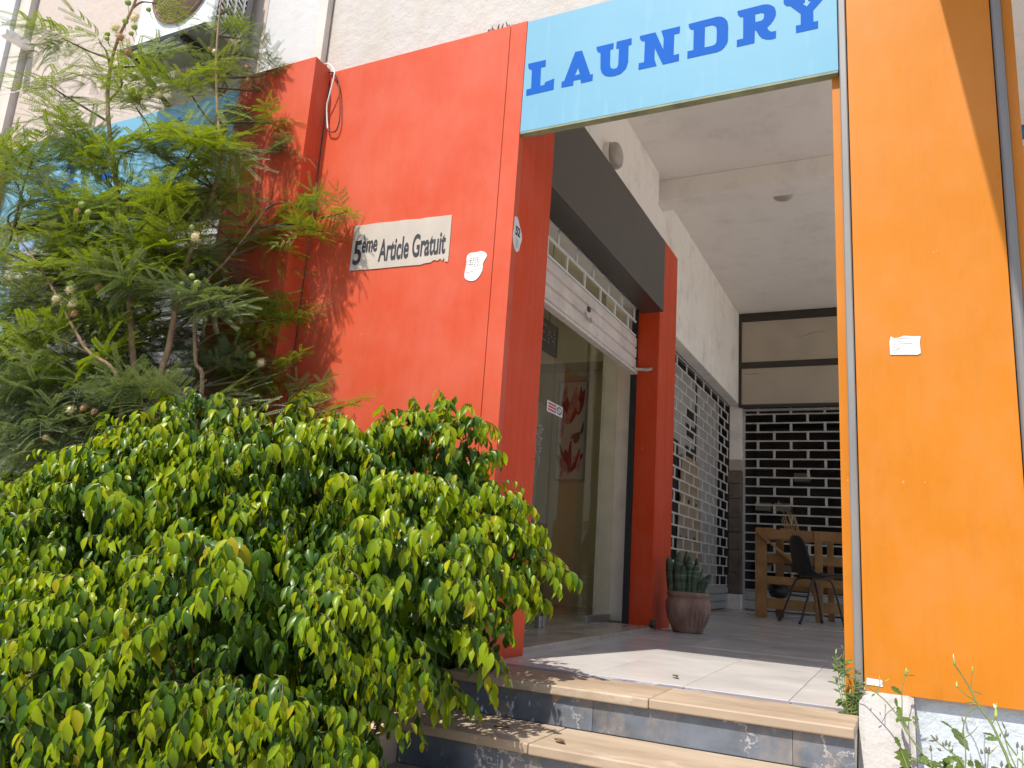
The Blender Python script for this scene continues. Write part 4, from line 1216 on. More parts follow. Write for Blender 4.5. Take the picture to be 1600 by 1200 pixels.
pp = [(.02, .001), (.105, .001), (.112, .01), (.135, .07), (.158, .14), (.168, .19), (.166, .222), (.152, .247), (.146, .254), (.158, .262), (.162, .275), (.158, .290), (.148, .294), (.138, .288), (.134, .262), (.02, .255)]
MB().lathe((.182, 2.93, 0), pp, 40).build('body', 'clay', PT, smooth=True)
MB().lathe((.182, 2.93, 0), [(.133, .262), (.02, .268)], 24).build('potting_soil', 'soil', PT)
flutes = MB()
for k in range(26):
    a = 2 * math.pi * k / 26
    pts = [(.182 + (r + .001) * math.cos(a), 2.93 + (r + .001) * math.sin(a), z) for r, z in ((.125, .045), (.142, .09), (.157, .14), (.1655, .19))]
    flutes.tube(pts, [.002, .005, .006, .002], 5)
flutes.build('fluting', 'clay', PT, smooth=True)
SP = thing('snake_plant', 'banded dark green succulent with one yellow leaf growing in the clay pot', 'plant', (.18, 2.93, .26))
def sword(x, y, L, w, lean, turn, m):
    mb = MB()
    n = 9
    dx, dy = math.cos(turn), math.sin(turn)
    vs, fs = [], []
    for i in range(n + 1):
        t = i / n
        ww = w * (0.62 + .75 * t - 1.25 * t ** 3.2) if t < 1 else 0.004
        ww = max(ww, .004)
        c = Vector((x + lean[0] * t * t, y + lean[1] * t * t, .262 + L * t))
        cup = .35 * ww
        nx, ny = -dy, dx
        for s, q in ((-1, 1), (-.5, .25), (0, 0), (.5, .25), (1, 1)):
            vs.append((c.x + dx * ww * .5 * s + nx * cup * q, c.y + dy * ww * .5 * s + ny * cup * q, c.z))
    for i in range(n):
        for k in range(4):
            fs.append((i * 5 + k, i * 5 + k + 1, i * 5 + 6 + k, i * 5 + 5 + k))
    o = mb.add(vs, fs).build('leaf', m, SP, smooth=True)
    md = o.modifiers.new("thick", 'SOLIDIFY'); md.thickness = .008
for (x, y, L, w, ln, tn, m) in ((.075, 2.86, .285, .075, (-.03, -.01), .3, 'snake'), (.11, 2.85, .27, .06, (-.005, -.02), -.2, 'snake'), (.135, 2.83, .32, .08, (.0, -.02), .15, 'snake'), (.165, 2.84, .22, .075, (.01, -.03), .5, 'snake'),
        (.195, 2.85, .30, .075, (.015, -.02), -.3, 'snake'), (.215, 2.87, .22, .05, (.0, -.01), .3, 'snake_yellow'), (.245, 2.85, .245, .07, (.03, -.02), .4, 'snake'), (.27, 2.86, .14, .05, (.055, -.02), .2, 'snake'),
        (.10, 2.95, .29, .07, (-.02, .0), .9, 'snake'), (.15, 2.98, .33, .07, (.0, .01), .2, 'snake'), (.21, 2.96, .28, .07, (.02, .02), -.7, 'snake'), (.25, 2.93, .20, .06, (.04, .0), 1.0, 'snake'), (.185, 2.90, .26, .07, (.0, 0), .1, 'snake'), (.28, 2.90, .17, .06, (.075, -.01), .1, 'snake')):
    sword(x, y, L, w, ln, tn, m)
pb = MB().lathe((-.02, 2.70, .05), [(.005, -.02), (.03, -.016), (.034, 0), (.03, .016), (.008, .018)], 14, 'x').build('door_stop', 'dark_brown', smooth=True)
tag(pb, 'small dark round door stop on the floor at the foot of the red column', 'door stop')

# hidden second pot plant behind the red reveal: a few thin leaves show past the edge of the glass
IP = thing('indoor_plant', 'thin leaved plant in a dark pot inside the glass beside the red reveal', 'plant', (-.62, 1.2, .03))
MB().lathe((-.62, 1.22, .03), [(.08, 0), (.12, .05), (.15, .22), (.14, .26), (.1, .25)], 20).build('pot', 'black_plastic', IP, smooth=True)
for k in range(9):
    a = k * .7
    L = .45 + .05 * (k % 4)
    p = [Vector((-.62, 1.22, .27)), Vector((-.62 + .05 * math.cos(a), 1.22 + .06 * math.sin(a), .27 + L * .6)), Vector((-.62 + .13 * math.cos(a), 1.22 + .2 * math.sin(a), .27 + L))]
    MB().tube(spline(p, 4), [.006, .007, .007, .006, .006, .005, .004, .003, .001], 4).build('leaf', 'weed_leaf', IP)

# ================================================================== PLANTS
def proj(p):
    """pixel of the 1600 x 1200 photograph, only used to decide which leaves show largest"""
    d = np.asarray(p) - np.array(CAM)
    c = np.array(CR) @ d.T
    z = np.maximum(c[2], 1e-3)
    return 800 + 1231.34 * c[0] / z, 600 + 1231.34 * c[1] / z, z
def big_mesh(name, verts, faces_quad, mats, mat_idx, parent, smooth=False):
    """verts (N,3), faces (F,k) arrays -> one joined mesh"""
    me = bpy.data.meshes.new(name)
    k = faces_quad.shape[1]
    me.vertices.add(len(verts)); me.vertices.foreach_set("co", verts.astype(np.float32).ravel())
    me.loops.add(faces_quad.size); me.loops.foreach_set("vertex_index", faces_quad.astype(np.int32).ravel())
    me.polygons.add(len(faces_quad))
    me.polygons.foreach_set("loop_start", np.arange(0, faces_quad.size, k, dtype=np.int32))
    me.polygons.foreach_set("loop_total", np.full(len(faces_quad), k, dtype=np.int32))
    for m in mats: me.materials.append(M[m])
    me.polygons.foreach_set("material_index", mat_idx.astype(np.int32))
    if smooth: me.polygons.foreach_set("use_smooth", np.ones(len(faces_quad), dtype=bool))
    me.update(calc_edges=True)
    me.validate()
    o = bpy.data.objects.new(name, me)
    COL.objects.link(o)
    if parent is not None: adopt(o, parent)
    return o
def frames(direc, nrm):
    """rotation matrices with y along direc and z near nrm"""
    y = direc / np.linalg.norm(direc, axis=1, keepdims=True)
    x = np.cross(y, nrm); x /= np.maximum(1e-6, np.linalg.norm(x, axis=1, keepdims=True))
    z = np.cross(x, y)
    return np.stack([x, y, z], axis=2)
def pick_largest(pos, size, cell, n, margin=30):
    u, v, z = proj(pos)
    ok = (u > -margin) & (u < 1600 + margin) & (v > -margin) & (v < 1200 + margin)
    best = {}
    for i in np.where(ok)[0]:
        k = (int(u[i] // cell), int(v[i] // cell))
        if k not in best or z[i] < z[best[k]]:
            best[k] = i
    c = sorted(best.values(), key=lambda i: -size[i] / z[i])
    return set(c[:n])

# ------------------------------------------------------------------ weeping fig shrub
def leaf_geo(fold, curl, droop_tip):
    ts = [0, .12, .32, .55, .76, .90, 1.0]
    ws = [.02, .24, .41, .42, .26, .08, .010]
    vs, fs = [], []
    for t, w in zip(ts, ws):
        zc = -curl * t * t
        y = t * (1 - .12 * curl * t)
        x = droop_tip * max(0, t - .7)
        vs += [(-w * .5 + x, y, zc + fold * w), (x, y, zc), (w * .5 + x, y, zc + fold * w)]
    for i in range(len(ts) - 1):
        a = i * 3
        fs += [(a, a + 1, a + 4, a + 3), (a + 1, a + 2, a + 5, a + 4)]
    return np.array(vs, float), np.array(fs)
LEAFS = [leaf_geo(.34, .28, .05), leaf_geo(.50, .48, -.08), leaf_geo(.22, .62, .1), leaf_geo(.42, .16, -.03), leaf_geo(.12, .40, .12), leaf_geo(.58, .32, 0)]
FIG = thing('weeping_fig', 'dense weeping fig shrub with glossy drooping yellow green leaves filling the lower left', 'shrub', (-1.0, -.75, G))
LOBES = [((-1.479, -1.1, 0.14), 0.432), ((-1.084, -0.95, 0.405), 0.383), ((-1.036, -0.75, 0.739), 0.26), ((-0.576, -0.72, 0.593), 0.333), ((-0.271, -0.5, 0.649), 0.275), ((-0.068, -0.36, 0.828), 0.166), ((0.044, -0.34, 0.505), 0.218), ((-0.035, -0.72, 0.244), 0.37), ((-0.311, -1.05, 0.124), 0.409), ((-0.674, -1.25, -0.064), 0.401), ((-0.141, -1.1, -0.107), 0.283), ((0.027, -0.78, 0.037), 0.141), ((0.174, -0.25, 0.427), 0.12), ((-0.995, -1.3, -0.182), 0.304), ((-1.515, -0.9, 0.52), 0.193), ((0.008, -0.95, -0.117), 0.149)]
fig_base = Vector((-1.0, -.62, G + .1))
pos, dirs, nrms, sizes, young, var = [], [], [], [], [], []
twigs = MB()
def inside_other(p, me_i):
    for j, (c, r) in enumerate(LOBES):
        if j != me_i and (Vector(c) - p).length < r * .80:
            return True
    return False
def shoot(p0, d0, L, step, grav, is_young, sz, tw=True):
    p = Vector(p0); d = Vector(d0).normalized()
    n = max(3, int(L / step))
    pts = [p.copy()]
    side = 1
    for i in range(n):
        d = (d + Vector((0, 0, -grav * (i + 1) / n)) + Vector((RS.normal(0, .06), RS.normal(0, .06), RS.normal(0, .04)))).normalized()
        p = p + d * step
        if p.y > -.03 and p.x < .03: p.y = -.03 - RS.uniform(0, .03)
        pts.append(p.copy())
        if i == 0: continue
        lat = d.cross(Vector((0, 0, 1)))
        if lat.length < .05: lat = Vector((1, 0, 0))
        lat.normalize()
        side = -side
        out = (lat * side * RS.uniform(.3, .8) + d * RS.uniform(.25, .7) + Vector((0, 0, -RS.uniform(.55, 1.5))))
        nr = (Vector((d.x, d.y, 0)) * .7 + lat * side * .5 + Vector((RS.normal(0, .3), RS.normal(0, .3) - .25, .55 + RS.normal(0, .2))))
        t = i / n
        s = sz * RS.uniform(.72, 1.15) * (1 - .38 * t ** 3)
        pos.append((p.x, p.y, p.z)); dirs.append(tuple(out)); nrms.append(tuple(nr)); sizes.append(s)
        yv = is_young * (.35 + .65 * t)
        young.append(RS.rand() < yv); var.append(RS.randint(len(LEAFS)))
    if tw:
        twigs.tube(pts[::2] if len(pts) > 4 else pts, [.0028] + [.0018] * (len(pts[::2] if len(pts) > 4 else pts) - 1), 4, cap=False)
for li, (c, r) in enumerate(LOBES):
    c = Vector(c)
    ns = int(640 * r * r / .09)
    for k in range(ns):
        v = Vector(RS.normal(0, 1, 3)); v.normalize()
        if v.z < -.65: continue
        if v.y > .55: continue
        depth = RS.choice([1.0, .92, .8, .62], p=[.42, .26, .19, .13])
        p = c + v * r * depth
        if p.y > -.05 and p.x < .05: continue
        if p.z < G + .02: continue
        if inside_other(p, li): continue
        if depth > .7 and noise.noise((p.x * 4.2 + 3, p.y * 4.2, p.z * 5.5)) < -.05: continue
        d0 = Vector((v.x, v.y, v.z * .6 + .35))
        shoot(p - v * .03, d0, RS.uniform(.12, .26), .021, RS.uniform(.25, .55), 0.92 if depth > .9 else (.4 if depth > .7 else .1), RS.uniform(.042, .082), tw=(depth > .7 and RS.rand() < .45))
# long arching shoots that break the outline
for (a, b, grav) in [((0.141, -0.3, 0.499), (0.465, -0.2, 0.367), 0.16), ((0.087, -0.33, 0.623), (0.245, -0.25, 0.635), 0.3), ((-0.079, -0.35, 0.883), (-0.096, -0.34, 1.051), 0.25), ((0.012, -0.32, 0.727), (0.1, -0.3, 0.81), 0.25), ((0.093, -0.72, 0.082), (0.3, -0.7, -0.05), 0.3), ((-1.092, -0.75, 0.821), (-1.32, -0.75, 1.04), 0.3), ((-1.639, -1.0, 0.426), (-1.922, -1.0, 0.61), 0.3), ((-1.462, -0.9, 0.631), (-1.431, -0.9, 0.826), 0.3), ((-0.68, -0.65, 0.837), (-0.629, -0.62, 1.006), 0.3), ((-0.389, -0.5, 0.806), (-0.313, -0.45, 0.964), 0.3), ((0.173, -0.25, 0.326), (0.342, -0.22, 0.27), 0.3), ((-0.2, -0.4, 0.821), (-0.216, -0.36, 1.021), 0.3)]:
    a = Vector(a); b = Vector(b)
    L = (b - a).length
    d0 = (b - a).normalized() + Vector((0, 0, .45))
    p = a.copy(); n = int(L * 1.15 / .02)
    for rep in range(2):
        shoot(a + Vector((0, -.012 * rep, .01 * rep)), d0, L * 1.12, .02, grav, 1.0, .072)
    for q in range(6):
        m_ = a.lerp(b, .2 + .13 * q)
        shoot(m_ + Vector((0, 0, .03)), d0 + Vector((RS.normal(0, .25), RS.normal(0, .2), .1)), .12, .02, .5, 1.0, .07)
# older leaves deep inside and against the wall
for li, (c, r) in enumerate(LOBES):
    for k in range(int(1500 * r * r / .09 * .3)):
        v = Vector(RS.normal(0, 1, 3)); v.normalize()
        p = Vector(c) + v * r * RS.uniform(.15, .8)
        if RS.rand() < .35: p.y = -.08 - RS.uniform(0, .15); 
        if p.y > -.04 or p.z < G + .05: continue
        pos.append(tuple(p)); dirs.append((RS.normal(0, .5), RS.normal(0, .4) - .2, -1.0)); nrms.append((RS.normal(0, .4), -.8 + RS.normal(0, .3), .5)); sizes.append(RS.uniform(.06, .085)); young.append(RS.rand() < .08); var.append(RS.randint(len(LEAFS)))
pos = np.array(pos); dirs = np.array(dirs); nrms = np.array(nrms); sizes = np.array(sizes); young = np.array(young); var = np.array(var)
FR = frames(dirs, nrms)
sel = pick_largest(pos, sizes, 17, 300)
leaf_me = {}
def leaf_mesh(vi, yg):
    k = (vi, yg)
    if k not in leaf_me:
        v, f = LEAFS[vi]
        me = bpy.data.meshes.new("leaf")
        me.from_pydata([tuple(p) for p in v], [], [tuple(q) for q in f])
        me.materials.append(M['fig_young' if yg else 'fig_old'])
        me.polygons.foreach_set("use_smooth", [True] * len(me.polygons))
        leaf_me[k] = me
    return leaf_me[k]
figinv = world_of(FIG).inverted()
for i in sel:
    o = bpy.data.objects.new('leaf', leaf_mesh(int(var[i]), bool(young[i])))
    COL.objects.link(o)
    o.parent = FIG
    o.matrix_parent_inverse = figinv
    m = np.eye(4); m[:3, :3] = FR[i] * sizes[i]; m[:3, 3] = pos[i]
    o.matrix_basis = Matrix(m.tolist())
rest = np.array([i for i in range(len(pos)) if i not in sel])
nv = len(LEAFS[0][0])
V = np.stack([l[0] for l in LEAFS])[var[rest]] * sizes[rest][:, None, None]
V = np.einsum('nij,nkj->nki', FR[rest], V) + pos[rest][:, None, :]
Fq = LEAFS[0][1][None] + (np.arange(len(rest)) * nv)[:, None, None]
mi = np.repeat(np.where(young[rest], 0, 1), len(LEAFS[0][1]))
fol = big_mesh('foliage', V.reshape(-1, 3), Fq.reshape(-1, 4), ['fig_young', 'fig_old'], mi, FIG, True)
tag(fol, kind='stuff')
print("FIG leaves", len(pos))
twigs.build('twigs', 'twig', FIG, fixn=False)
FIG_TW = bpy.data.objects['twigs']; tag(FIG_TW, kind='stuff')
for k in range(5):
    b0 = fig_base + Vector((RS.normal(0, .1), RS.normal(0, .06), 0))
    c = Vector(LOBES[(k * 2 + 1) % len(LOBES)][0])
    MB().tube(spline([b0, b0.lerp(c, .5) + Vector((0, .05, .08)), c], 5), [.022] * 4 + [.016] * 4 + [.009] * 3, 7).build('branch', 'bark', FIG, smooth=True)

# ------------------------------------------------------------------ feathery tree (bipinnate leaves, puff flowers)
def frond_geo(seed, npairs=7, L=.24, fold=False):
    r = np.random.RandomState(seed)
    vs, fs = [], []
    def quad(a, b, c, d):
        n = len(vs); vs.extend([a, b, c, d]); fs.append((n, n + 1, n + 2, n + 3))
    def strip(pts, w, up):
        for a, b in zip(pts[:-1], pts[1:]):
            t = (b - a); s = np.cross(t, up); s /= max(1e-6, np.linalg.norm(s)); s *= w
            quad(a - s, a + s, b + s * .8, b - s * .8)
    bend = r.uniform(.15, .5)
    def rach(t): return np.array([0, L * t * (1 - .1 * bend * t), -L * bend * t * t])
    strip([rach(t) for t in np.linspace(0, 1, 6)], .0011, np.array([0, 0, 1.]))
    for i in range(npairs):
        t = .18 + .82 * i / (npairs - 1)
        b0 = rach(t)
        for s in (-1, 1):
            pl = L * (.52 + .16 * math.sin(math.pi * (.25 + .6 * i / npairs))) * r.uniform(.88, 1.1)
            ang = math.radians(r.uniform(38, 62) if i < npairs - 1 else r.uniform(8, 26))
            dirv = np.array([s * math.sin(ang + .25), math.cos(ang + .25), r.uniform(-.12, .12)])
            dr = r.uniform(.15, .55)
            def pin(q): return b0 + dirv * pl * q + np.array([0, .12 * pl * q * q, -dr * pl * q * q])
            strip([pin(q) for q in (0, .35, .7, 1)], .0007, np.array([0, 0, 1.]))
            nl = 19
            for k in range(nl):
                q = .06 + .94 * k / (nl - 1)
                c = pin(q); tg = pin(min(1, q + .05)) - pin(max(0, q - .05)); tg /= np.linalg.norm(tg)
                sd = np.cross(tg, np.array([0, 0, 1.])); sd /= max(1e-6, np.linalg.norm(sd))
                ll = .0185 * (1 - .45 * abs(q - .45) ** 1.5) * r.uniform(.85, 1.1)
                w = .0031
                for s2 in (-1, 1):
                    dl = sd * s2 * .92 + tg * .42 + np.array([0, 0, .25 if fold else r.uniform(-.06, .04)])
                    dl /= np.linalg.norm(dl)
                    e = np.cross(dl, np.array([0, 0, 1.])); e /= max(1e-6, np.linalg.norm(e))
                    quad(c, c + dl * ll * .45 + e * w, c + dl * ll, c + dl * ll * .55 - e * w)
    return np.array(vs), np.array(fs)
FROND = [frond_geo(1, 6, .23), frond_geo(2, 7, .25), frond_geo(3, 5, .21), frond_geo(4, 6, .23, True), frond_geo(5, 4, .19)]
TREE = thing('feathery_tree', 'small tree of feathery leaves and cream puff flowers in front of the left bay', 'tree', (-1.45, -.75, G))
STEMS = [([(-1.45, -0.72, -0.4), (-1.506, -0.72, 0.945), (-1.609, -0.72, 1.256), (-1.777, -0.74, 1.787), (-1.965, -0.76, 2.298), (-2.09, -0.78, 2.684), (-2.091, -0.8, 2.981), (-1.961, -0.82, 3.248), (-1.927, -0.82, 3.479)], 0.019), ([(-1.38, -0.66, -0.4), (-1.471, -0.66, 1.017), (-1.477, -0.64, 1.334), (-1.515, -0.6, 1.71), (-1.518, -0.5, 2.171), (-1.56, -0.45, 2.46), (-1.669, -0.42, 2.729), (-1.756, -0.42, 3.11), (-1.799, -0.42, 3.5)], 0.018), ([(-1.3, -0.6, -0.4), (-1.251, -0.6, 1.024), (-1.333, -0.6, 1.273), (-1.44, -0.55, 1.62), (-1.427, -0.4, 1.88), (-1.314, -0.3, 2.196)], 0.013), ([(-1.5, -0.75, -0.4), (-1.519, -0.8, 0.99), (-1.727, -0.9, 1.277), (-2.043, -0.95, 1.637), (-2.295, -1.0, 1.882)], 0.012)]
stem_pts = []
for st_, r0 in STEMS:
    P = spline(st_, 6)
    n = len(P)
    MB().tube(P, [r0 * (1 - .75 * i / n) for i in range(n)], 8).build('trunk', 'bark', TREE, smooth=True)
    stem_pts += [p for p in P[4:]]
TUFTS = [((-2.448, -0.816, 3.04), 10, 0.08, 0, 1.0), ((-2.518, -0.886, 2.693), 9, 0.08, 0, 1.0), ((-2.29, -0.816, 2.494), 14, 0.1, 0, 1.0), ((-2.425, -0.914, 2.188), 17, 0.1, 0, 1.0), ((-2.101, -0.76, 2.284), 27, 0.1, 0, 1.0), ((-2.109, -0.704, 2.812), 7, 0.06, 0, 1.0), ((-1.953, -0.62, 3.007), 9, 0.08, 0, 1.0), ((-1.719, -0.62, 2.738), 14, 0.09, 0, 1.0), ((-1.921, -0.648, 2.592), 12, 0.08, 0, 1.0), ((-1.906, -0.26, 3.34), 6, 0.05, 0, 0.7), ((-1.799, -0.16, 3.205), 10, 0.08, 1, 0.7), ((-1.808, -0.26, 2.975), 14, 0.08, 1, 0.7), ((-1.68, -0.16, 2.84), 14, 0.08, 1, 0.7), ((-1.77, -0.16, 2.65), 19, 0.08, 1, 0.7), ((-1.504, -0.1, 2.777), 10, 0.06, 0, 0.58), ((-1.423, -0.1, 2.579), 15, 0.06, 1, 0.58), ((-1.275, -0.1, 2.243), 17, 0.06, 0, 0.58), ((-1.042, -0.1, 2.172), 13, 0.05, 0, 0.58), ((-1.114, -0.1, 2.071), 13, 0.05, 0, 0.58), ((-1.561, -0.62, 2.335), 23, 0.1, 0, 1.0), ((-1.753, -0.62, 2.15), 30, 0.11, 0, 1.0), ((-1.929, -0.718, 1.989), 30, 0.11, 0, 1.0), ((-2.17, -0.83, 1.973), 23, 0.1, 0, 1.0), ((-2.388, -0.928, 1.978), 15, 0.09, 1, 1.0), ((-2.329, -0.942, 1.703), 15, 0.1, 0, 1.0), ((-2.086, -0.83, 1.685), 15, 0.1, 0, 1.0), ((-1.816, -0.704, 1.669), 30, 0.11, 0, 1.0), ((-1.582, -0.62, 1.812), 30, 0.11, 0, 1.0), ((-1.728, -0.26, 2.197), 27, 0.1, 0, 1.0), ((-1.547, -0.16, 1.986), 17, 0.08, 0, 1.0), ((-1.427, -0.16, 1.715), 11, 0.07, 0, 1.0), ((-1.586, -0.16, 1.691), 27, 0.1, 0, 1.0), ((-1.329, -0.62, 1.458), 19, 0.1, 1, 1.0), ((-1.644, -0.648, 1.439), 13, 0.1, 1, 1.0), ((-1.857, -0.76, 1.388), 23, 0.1, 0, 1.0), ((-2.051, -0.858, 1.373), 19, 0.11, 0, 1.0), ((-2.194, -0.942, 1.293), 19, 0.11, 0, 1.0), ((-1.25, -0.1, 1.54), 10, 0.06, 0, 0.58), ((-1.181, -0.1, 1.257), 10, 0.06, 0, 0.58), ((-1.366, -0.16, 1.25), 11, 0.07, 0, 1.0), ((-1.509, -0.16, 1.291), 15, 0.09, 0, 1.0), ((-2.005, -0.886, 1.045), 27, 0.12, 1, 1.0), ((-1.831, -0.788, 1.092), 23, 0.1, 0, 1.0), ((-1.727, -0.76, 0.91), 23, 0.1, 1, 1.0), ((-1.531, -0.648, 0.974), 19, 0.08, 1, 1.0), ((-1.271, -0.62, 0.99), 10, 0.08, 1, 1.0), ((-1.263, -0.16, 1.044), 10, 0.06, 0, 1.0), ((-0.886, -0.1, 1.099), 15, 0.05, 1, 0.58), ((-0.721, -0.1, 1.048), 10, 0.05, 0, 0.58), ((-2.135, -0.956, 1.034), 19, 0.1, 0, 1.0), ((-2.038, -0.942, 0.821), 23, 0.1, 1, 1.0), ((-1.863, -0.844, 0.837), 27, 0.1, 1, 1.0), ((-1.611, -0.1, 3.114), 7, 0.06, 1, 0.58), ((-2.221, -0.732, 2.979), 5, 0.05, 0, 1.0), ((-2.064, -0.634, 3.333), 5, 0.05, 0, 1.0), ((-1.722, -0.62, 2.327), 15, 0.1, 0, 1.0), ((-1.907, -0.669, 2.334), 15, 0.1, 0, 1.0), ((-1.706, -0.26, 1.853), 19, 0.09, 0, 1.0), ((-1.985, -0.767, 1.801), 19, 0.1, 0, 1.0), ((-2.41, -0.886, 2.347), 11, 0.08, 0, 1.0), ((-1.686, -0.16, 3.009), 9, 0.06, 1, 0.7), ((-1.971, -0.26, 3.534), 3, 0.04, 1, 0.7), ((-1.824, -0.16, 3.343), 6, 0.05, 1, 0.7), ((-1.664, -0.634, 1.645), 15, 0.09, 0, 1.0), ((-1.536, -0.62, 2.013), 15, 0.09, 0, 1.0), ((-1.817, -0.683, 1.849), 15, 0.09, 0, 1.0), ((-1.427, -0.16, 1.463), 13, 0.08, 0, 1.0), ((-2.204, -0.914, 1.499), 19, 0.1, 1, 1.0), ((-2.78, -0.5, 0.841), 13, 0.1, 1, 0.85), ((-2.517, -0.5, 0.807), 13, 0.1, 1, 0.85), ((-2.293, -0.5, 0.859), 13, 0.1, 1, 0.85), ((-2.655, -0.5, 0.718), 13, 0.1, 1, 0.85), ((-2.405, -0.5, 0.705), 13, 0.1, 1, 0.85), ((-2.182, -0.5, 0.742), 13, 0.1, 1, 0.85), ((-2.773, -0.5, 0.646), 13, 0.1, 1, 0.85), ((-2.05, -0.5, 0.81), 13, 0.1, 1, 0.85), ((-3.504, -0.42, 2.207), 10, 0.1, 0, 0.8), ((-3.435, -0.42, 1.986), 10, 0.1, 1, 0.8), ((-3.266, -0.42, 1.684), 10, 0.1, 1, 0.8), ((-3.158, -0.42, 1.552), 10, 0.1, 0, 0.8), ((-3.185, -0.42, 1.33), 10, 0.1, 0, 0.8), ((-2.927, -0.42, 1.041), 10, 0.1, 0, 0.8), ((-2.902, -0.42, 0.898), 10, 0.1, 1, 0.8), ((-3.034, -0.42, 2.152), 10, 0.1, 0, 0.8), ((-2.897, -0.42, 1.85), 10, 0.1, 0, 0.8), ((-3.019, -0.42, 1.718), 10, 0.1, 1, 0.8), ((-2.909, -0.42, 1.481), 10, 0.1, 0, 0.8), ((-2.853, -0.42, 1.23), 10, 0.1, 0, 0.8), ((-2.681, -0.42, 1.103), 10, 0.1, 0, 0.8), ((-2.658, -0.42, 0.897), 10, 0.1, 1, 0.8), ((-2.71, -0.42, 2.064), 10, 0.1, 0, 0.8), ((-2.707, -0.42, 1.822), 10, 0.1, 0, 0.8), ((-2.582, -0.42, 1.601), 10, 0.1, 0, 0.8), ((-2.616, -0.42, 1.484), 10, 0.1, 0, 0.8), ((-2.618, -0.42, 1.276), 10, 0.1, 1, 0.8), ((-2.452, -0.42, 1.017), 10, 0.1, 1, 0.8), ((-2.361, -0.42, 0.844), 10, 0.1, 0, 0.8), ((-2.549, -0.42, 2.013), 10, 0.1, 0, 0.8), ((-2.404, -0.42, 1.845), 10, 0.1, 0, 0.8), ((-2.367, -0.42, 1.683), 10, 0.1, 1, 0.8), ((-2.278, -0.42, 1.456), 10, 0.1, 1, 0.8), ((-2.373, -0.42, 1.235), 10, 0.1, 0, 0.8), ((-2.174, -0.42, 1.1), 10, 0.1, 0, 0.8), ((-2.253, -0.42, 0.898), 10, 0.1, 1, 0.8), ((-2.234, -0.42, 2.02), 10, 0.1, 0, 0.8), ((-2.177, -0.42, 1.758), 10, 0.1, 1, 0.8), ((-2.191, -0.42, 1.582), 10, 0.1, 1, 0.8), ((-2.051, -0.42, 1.37), 10, 0.1, 1, 0.8), ((-2.013, -0.42, 1.298), 10, 0.1, 0, 0.8), ((-2.008, -0.42, 1.035), 10, 0.1, 0, 0.8), ((-2.052, -0.42, 0.934), 10, 0.1, 0, 0.8), ((-1.974, -0.42, 2.038), 10, 0.1, 0, 0.8), ((-2.021, -0.42, 1.806), 10, 0.1, 0, 0.8), ((-1.842, -0.42, 1.572), 10, 0.1, 0, 0.8), ((-1.785, -0.42, 1.38), 10, 0.1, 1, 0.8), ((-1.789, -0.42, 1.22), 10, 0.1, 0, 0.8), ((-1.794, -0.42, 1.071), 10, 0.1, 1, 0.8), ((-1.687, -0.42, 0.856), 10, 0.1, 1, 0.8), ((-1.714, -0.42, 1.922), 10, 0.1, 0, 0.8), ((-1.779, -0.42, 1.799), 10, 0.1, 1, 0.8), ((-1.605, -0.42, 1.525), 10, 0.1, 0, 0.8), ((-1.716, -0.42, 1.45), 10, 0.1, 1, 0.8), ((-1.669, -0.42, 1.224), 10, 0.1, 1, 0.8), ((-1.639, -0.42, 1.088), 10, 0.1, 1, 0.8), ((-1.508, -0.42, 0.903), 10, 0.1, 0, 0.8), ((-1.586, -0.42, 1.997), 10, 0.1, 1, 0.8), ((-1.557, -0.42, 1.791), 10, 0.1, 1, 0.8), ((-1.615, -0.25, 1.633), 10, 0.1, 1, 0.8), ((-1.576, -0.25, 1.464), 10, 0.1, 1, 0.8), ((-1.419, -0.42, 1.195), 10, 0.1, 1, 0.8), ((-1.391, -0.42, 1.003), 10, 0.1, 0, 0.8), ((-1.465, -0.25, 0.861), 10, 0.1, 1, 0.8)]
fp, fd, fn, fsz, fv, fdust, ptr = [], [], [], [], [], [], []
tw2 = MB()
heads = []
for (c, n, spread, dusty, fscale) in TUFTS:
    c = Vector(c)
    cand = sorted(stem_pts, key=lambda s: (s - c).length + max(0, s.z - c.z + .1) * 2.0)[0]
    mid = cand.lerp(c, .5) + Vector((RS.normal(0, .05), RS.normal(0, .05), .06))
    end = c + Vector((RS.normal(0, .05), RS.normal(0, .04) - .03, RS.uniform(.02, .12)))
    P = spline([cand, mid, end], 6)
    (MB().tube(P, [.0075 - .005 * i / len(P) for i in range(len(P))], 6)).build('branch', 'twig', TREE, smooth=True)
    bdir = (end - mid).normalized()
    for k in range(n):
        t = RS.uniform(.4, 1.0) if n > 5 else RS.uniform(.6, 1)
        o = mid.lerp(end, t) + Vector(RS.normal(0, spread * .35, 3))
        a = RS.uniform(0, 2 * math.pi)
        d = Vector((math.cos(a), math.sin(a) * .8 - .15, RS.uniform(-.55, .45))) + bdir * .6
        if o.y + d.y * .2 > -.04:
            d.y = -abs(d.y) * .5
            o.y = min(o.y, -.12)
        fp.append(tuple(o)); fd.append(tuple(d)); fn.append((RS.normal(0, .4), RS.normal(0, .35) - .5, .9)); fsz.append(RS.uniform(.62, 1.05) * fscale); fv.append(RS.randint(len(FROND))); fdust.append(dusty or RS.rand() < .12)
        if (o - c).length > .02:
            tw2.tube([mid.lerp(end, t), o], .0014, 4, cap=False)
    if RS.rand() < .38:
        heads.append(end)
fp = np.array(fp); fd = np.array(fd); fn = np.array(fn); fsz = np.array(fsz); fv = np.array(fv); fdust = np.array(fdust)
FR2 = frames(fd, fn)
sel2 = pick_largest(fp, fsz, 13, 300)
fmes = {}
tinv = world_of(TREE).inverted()
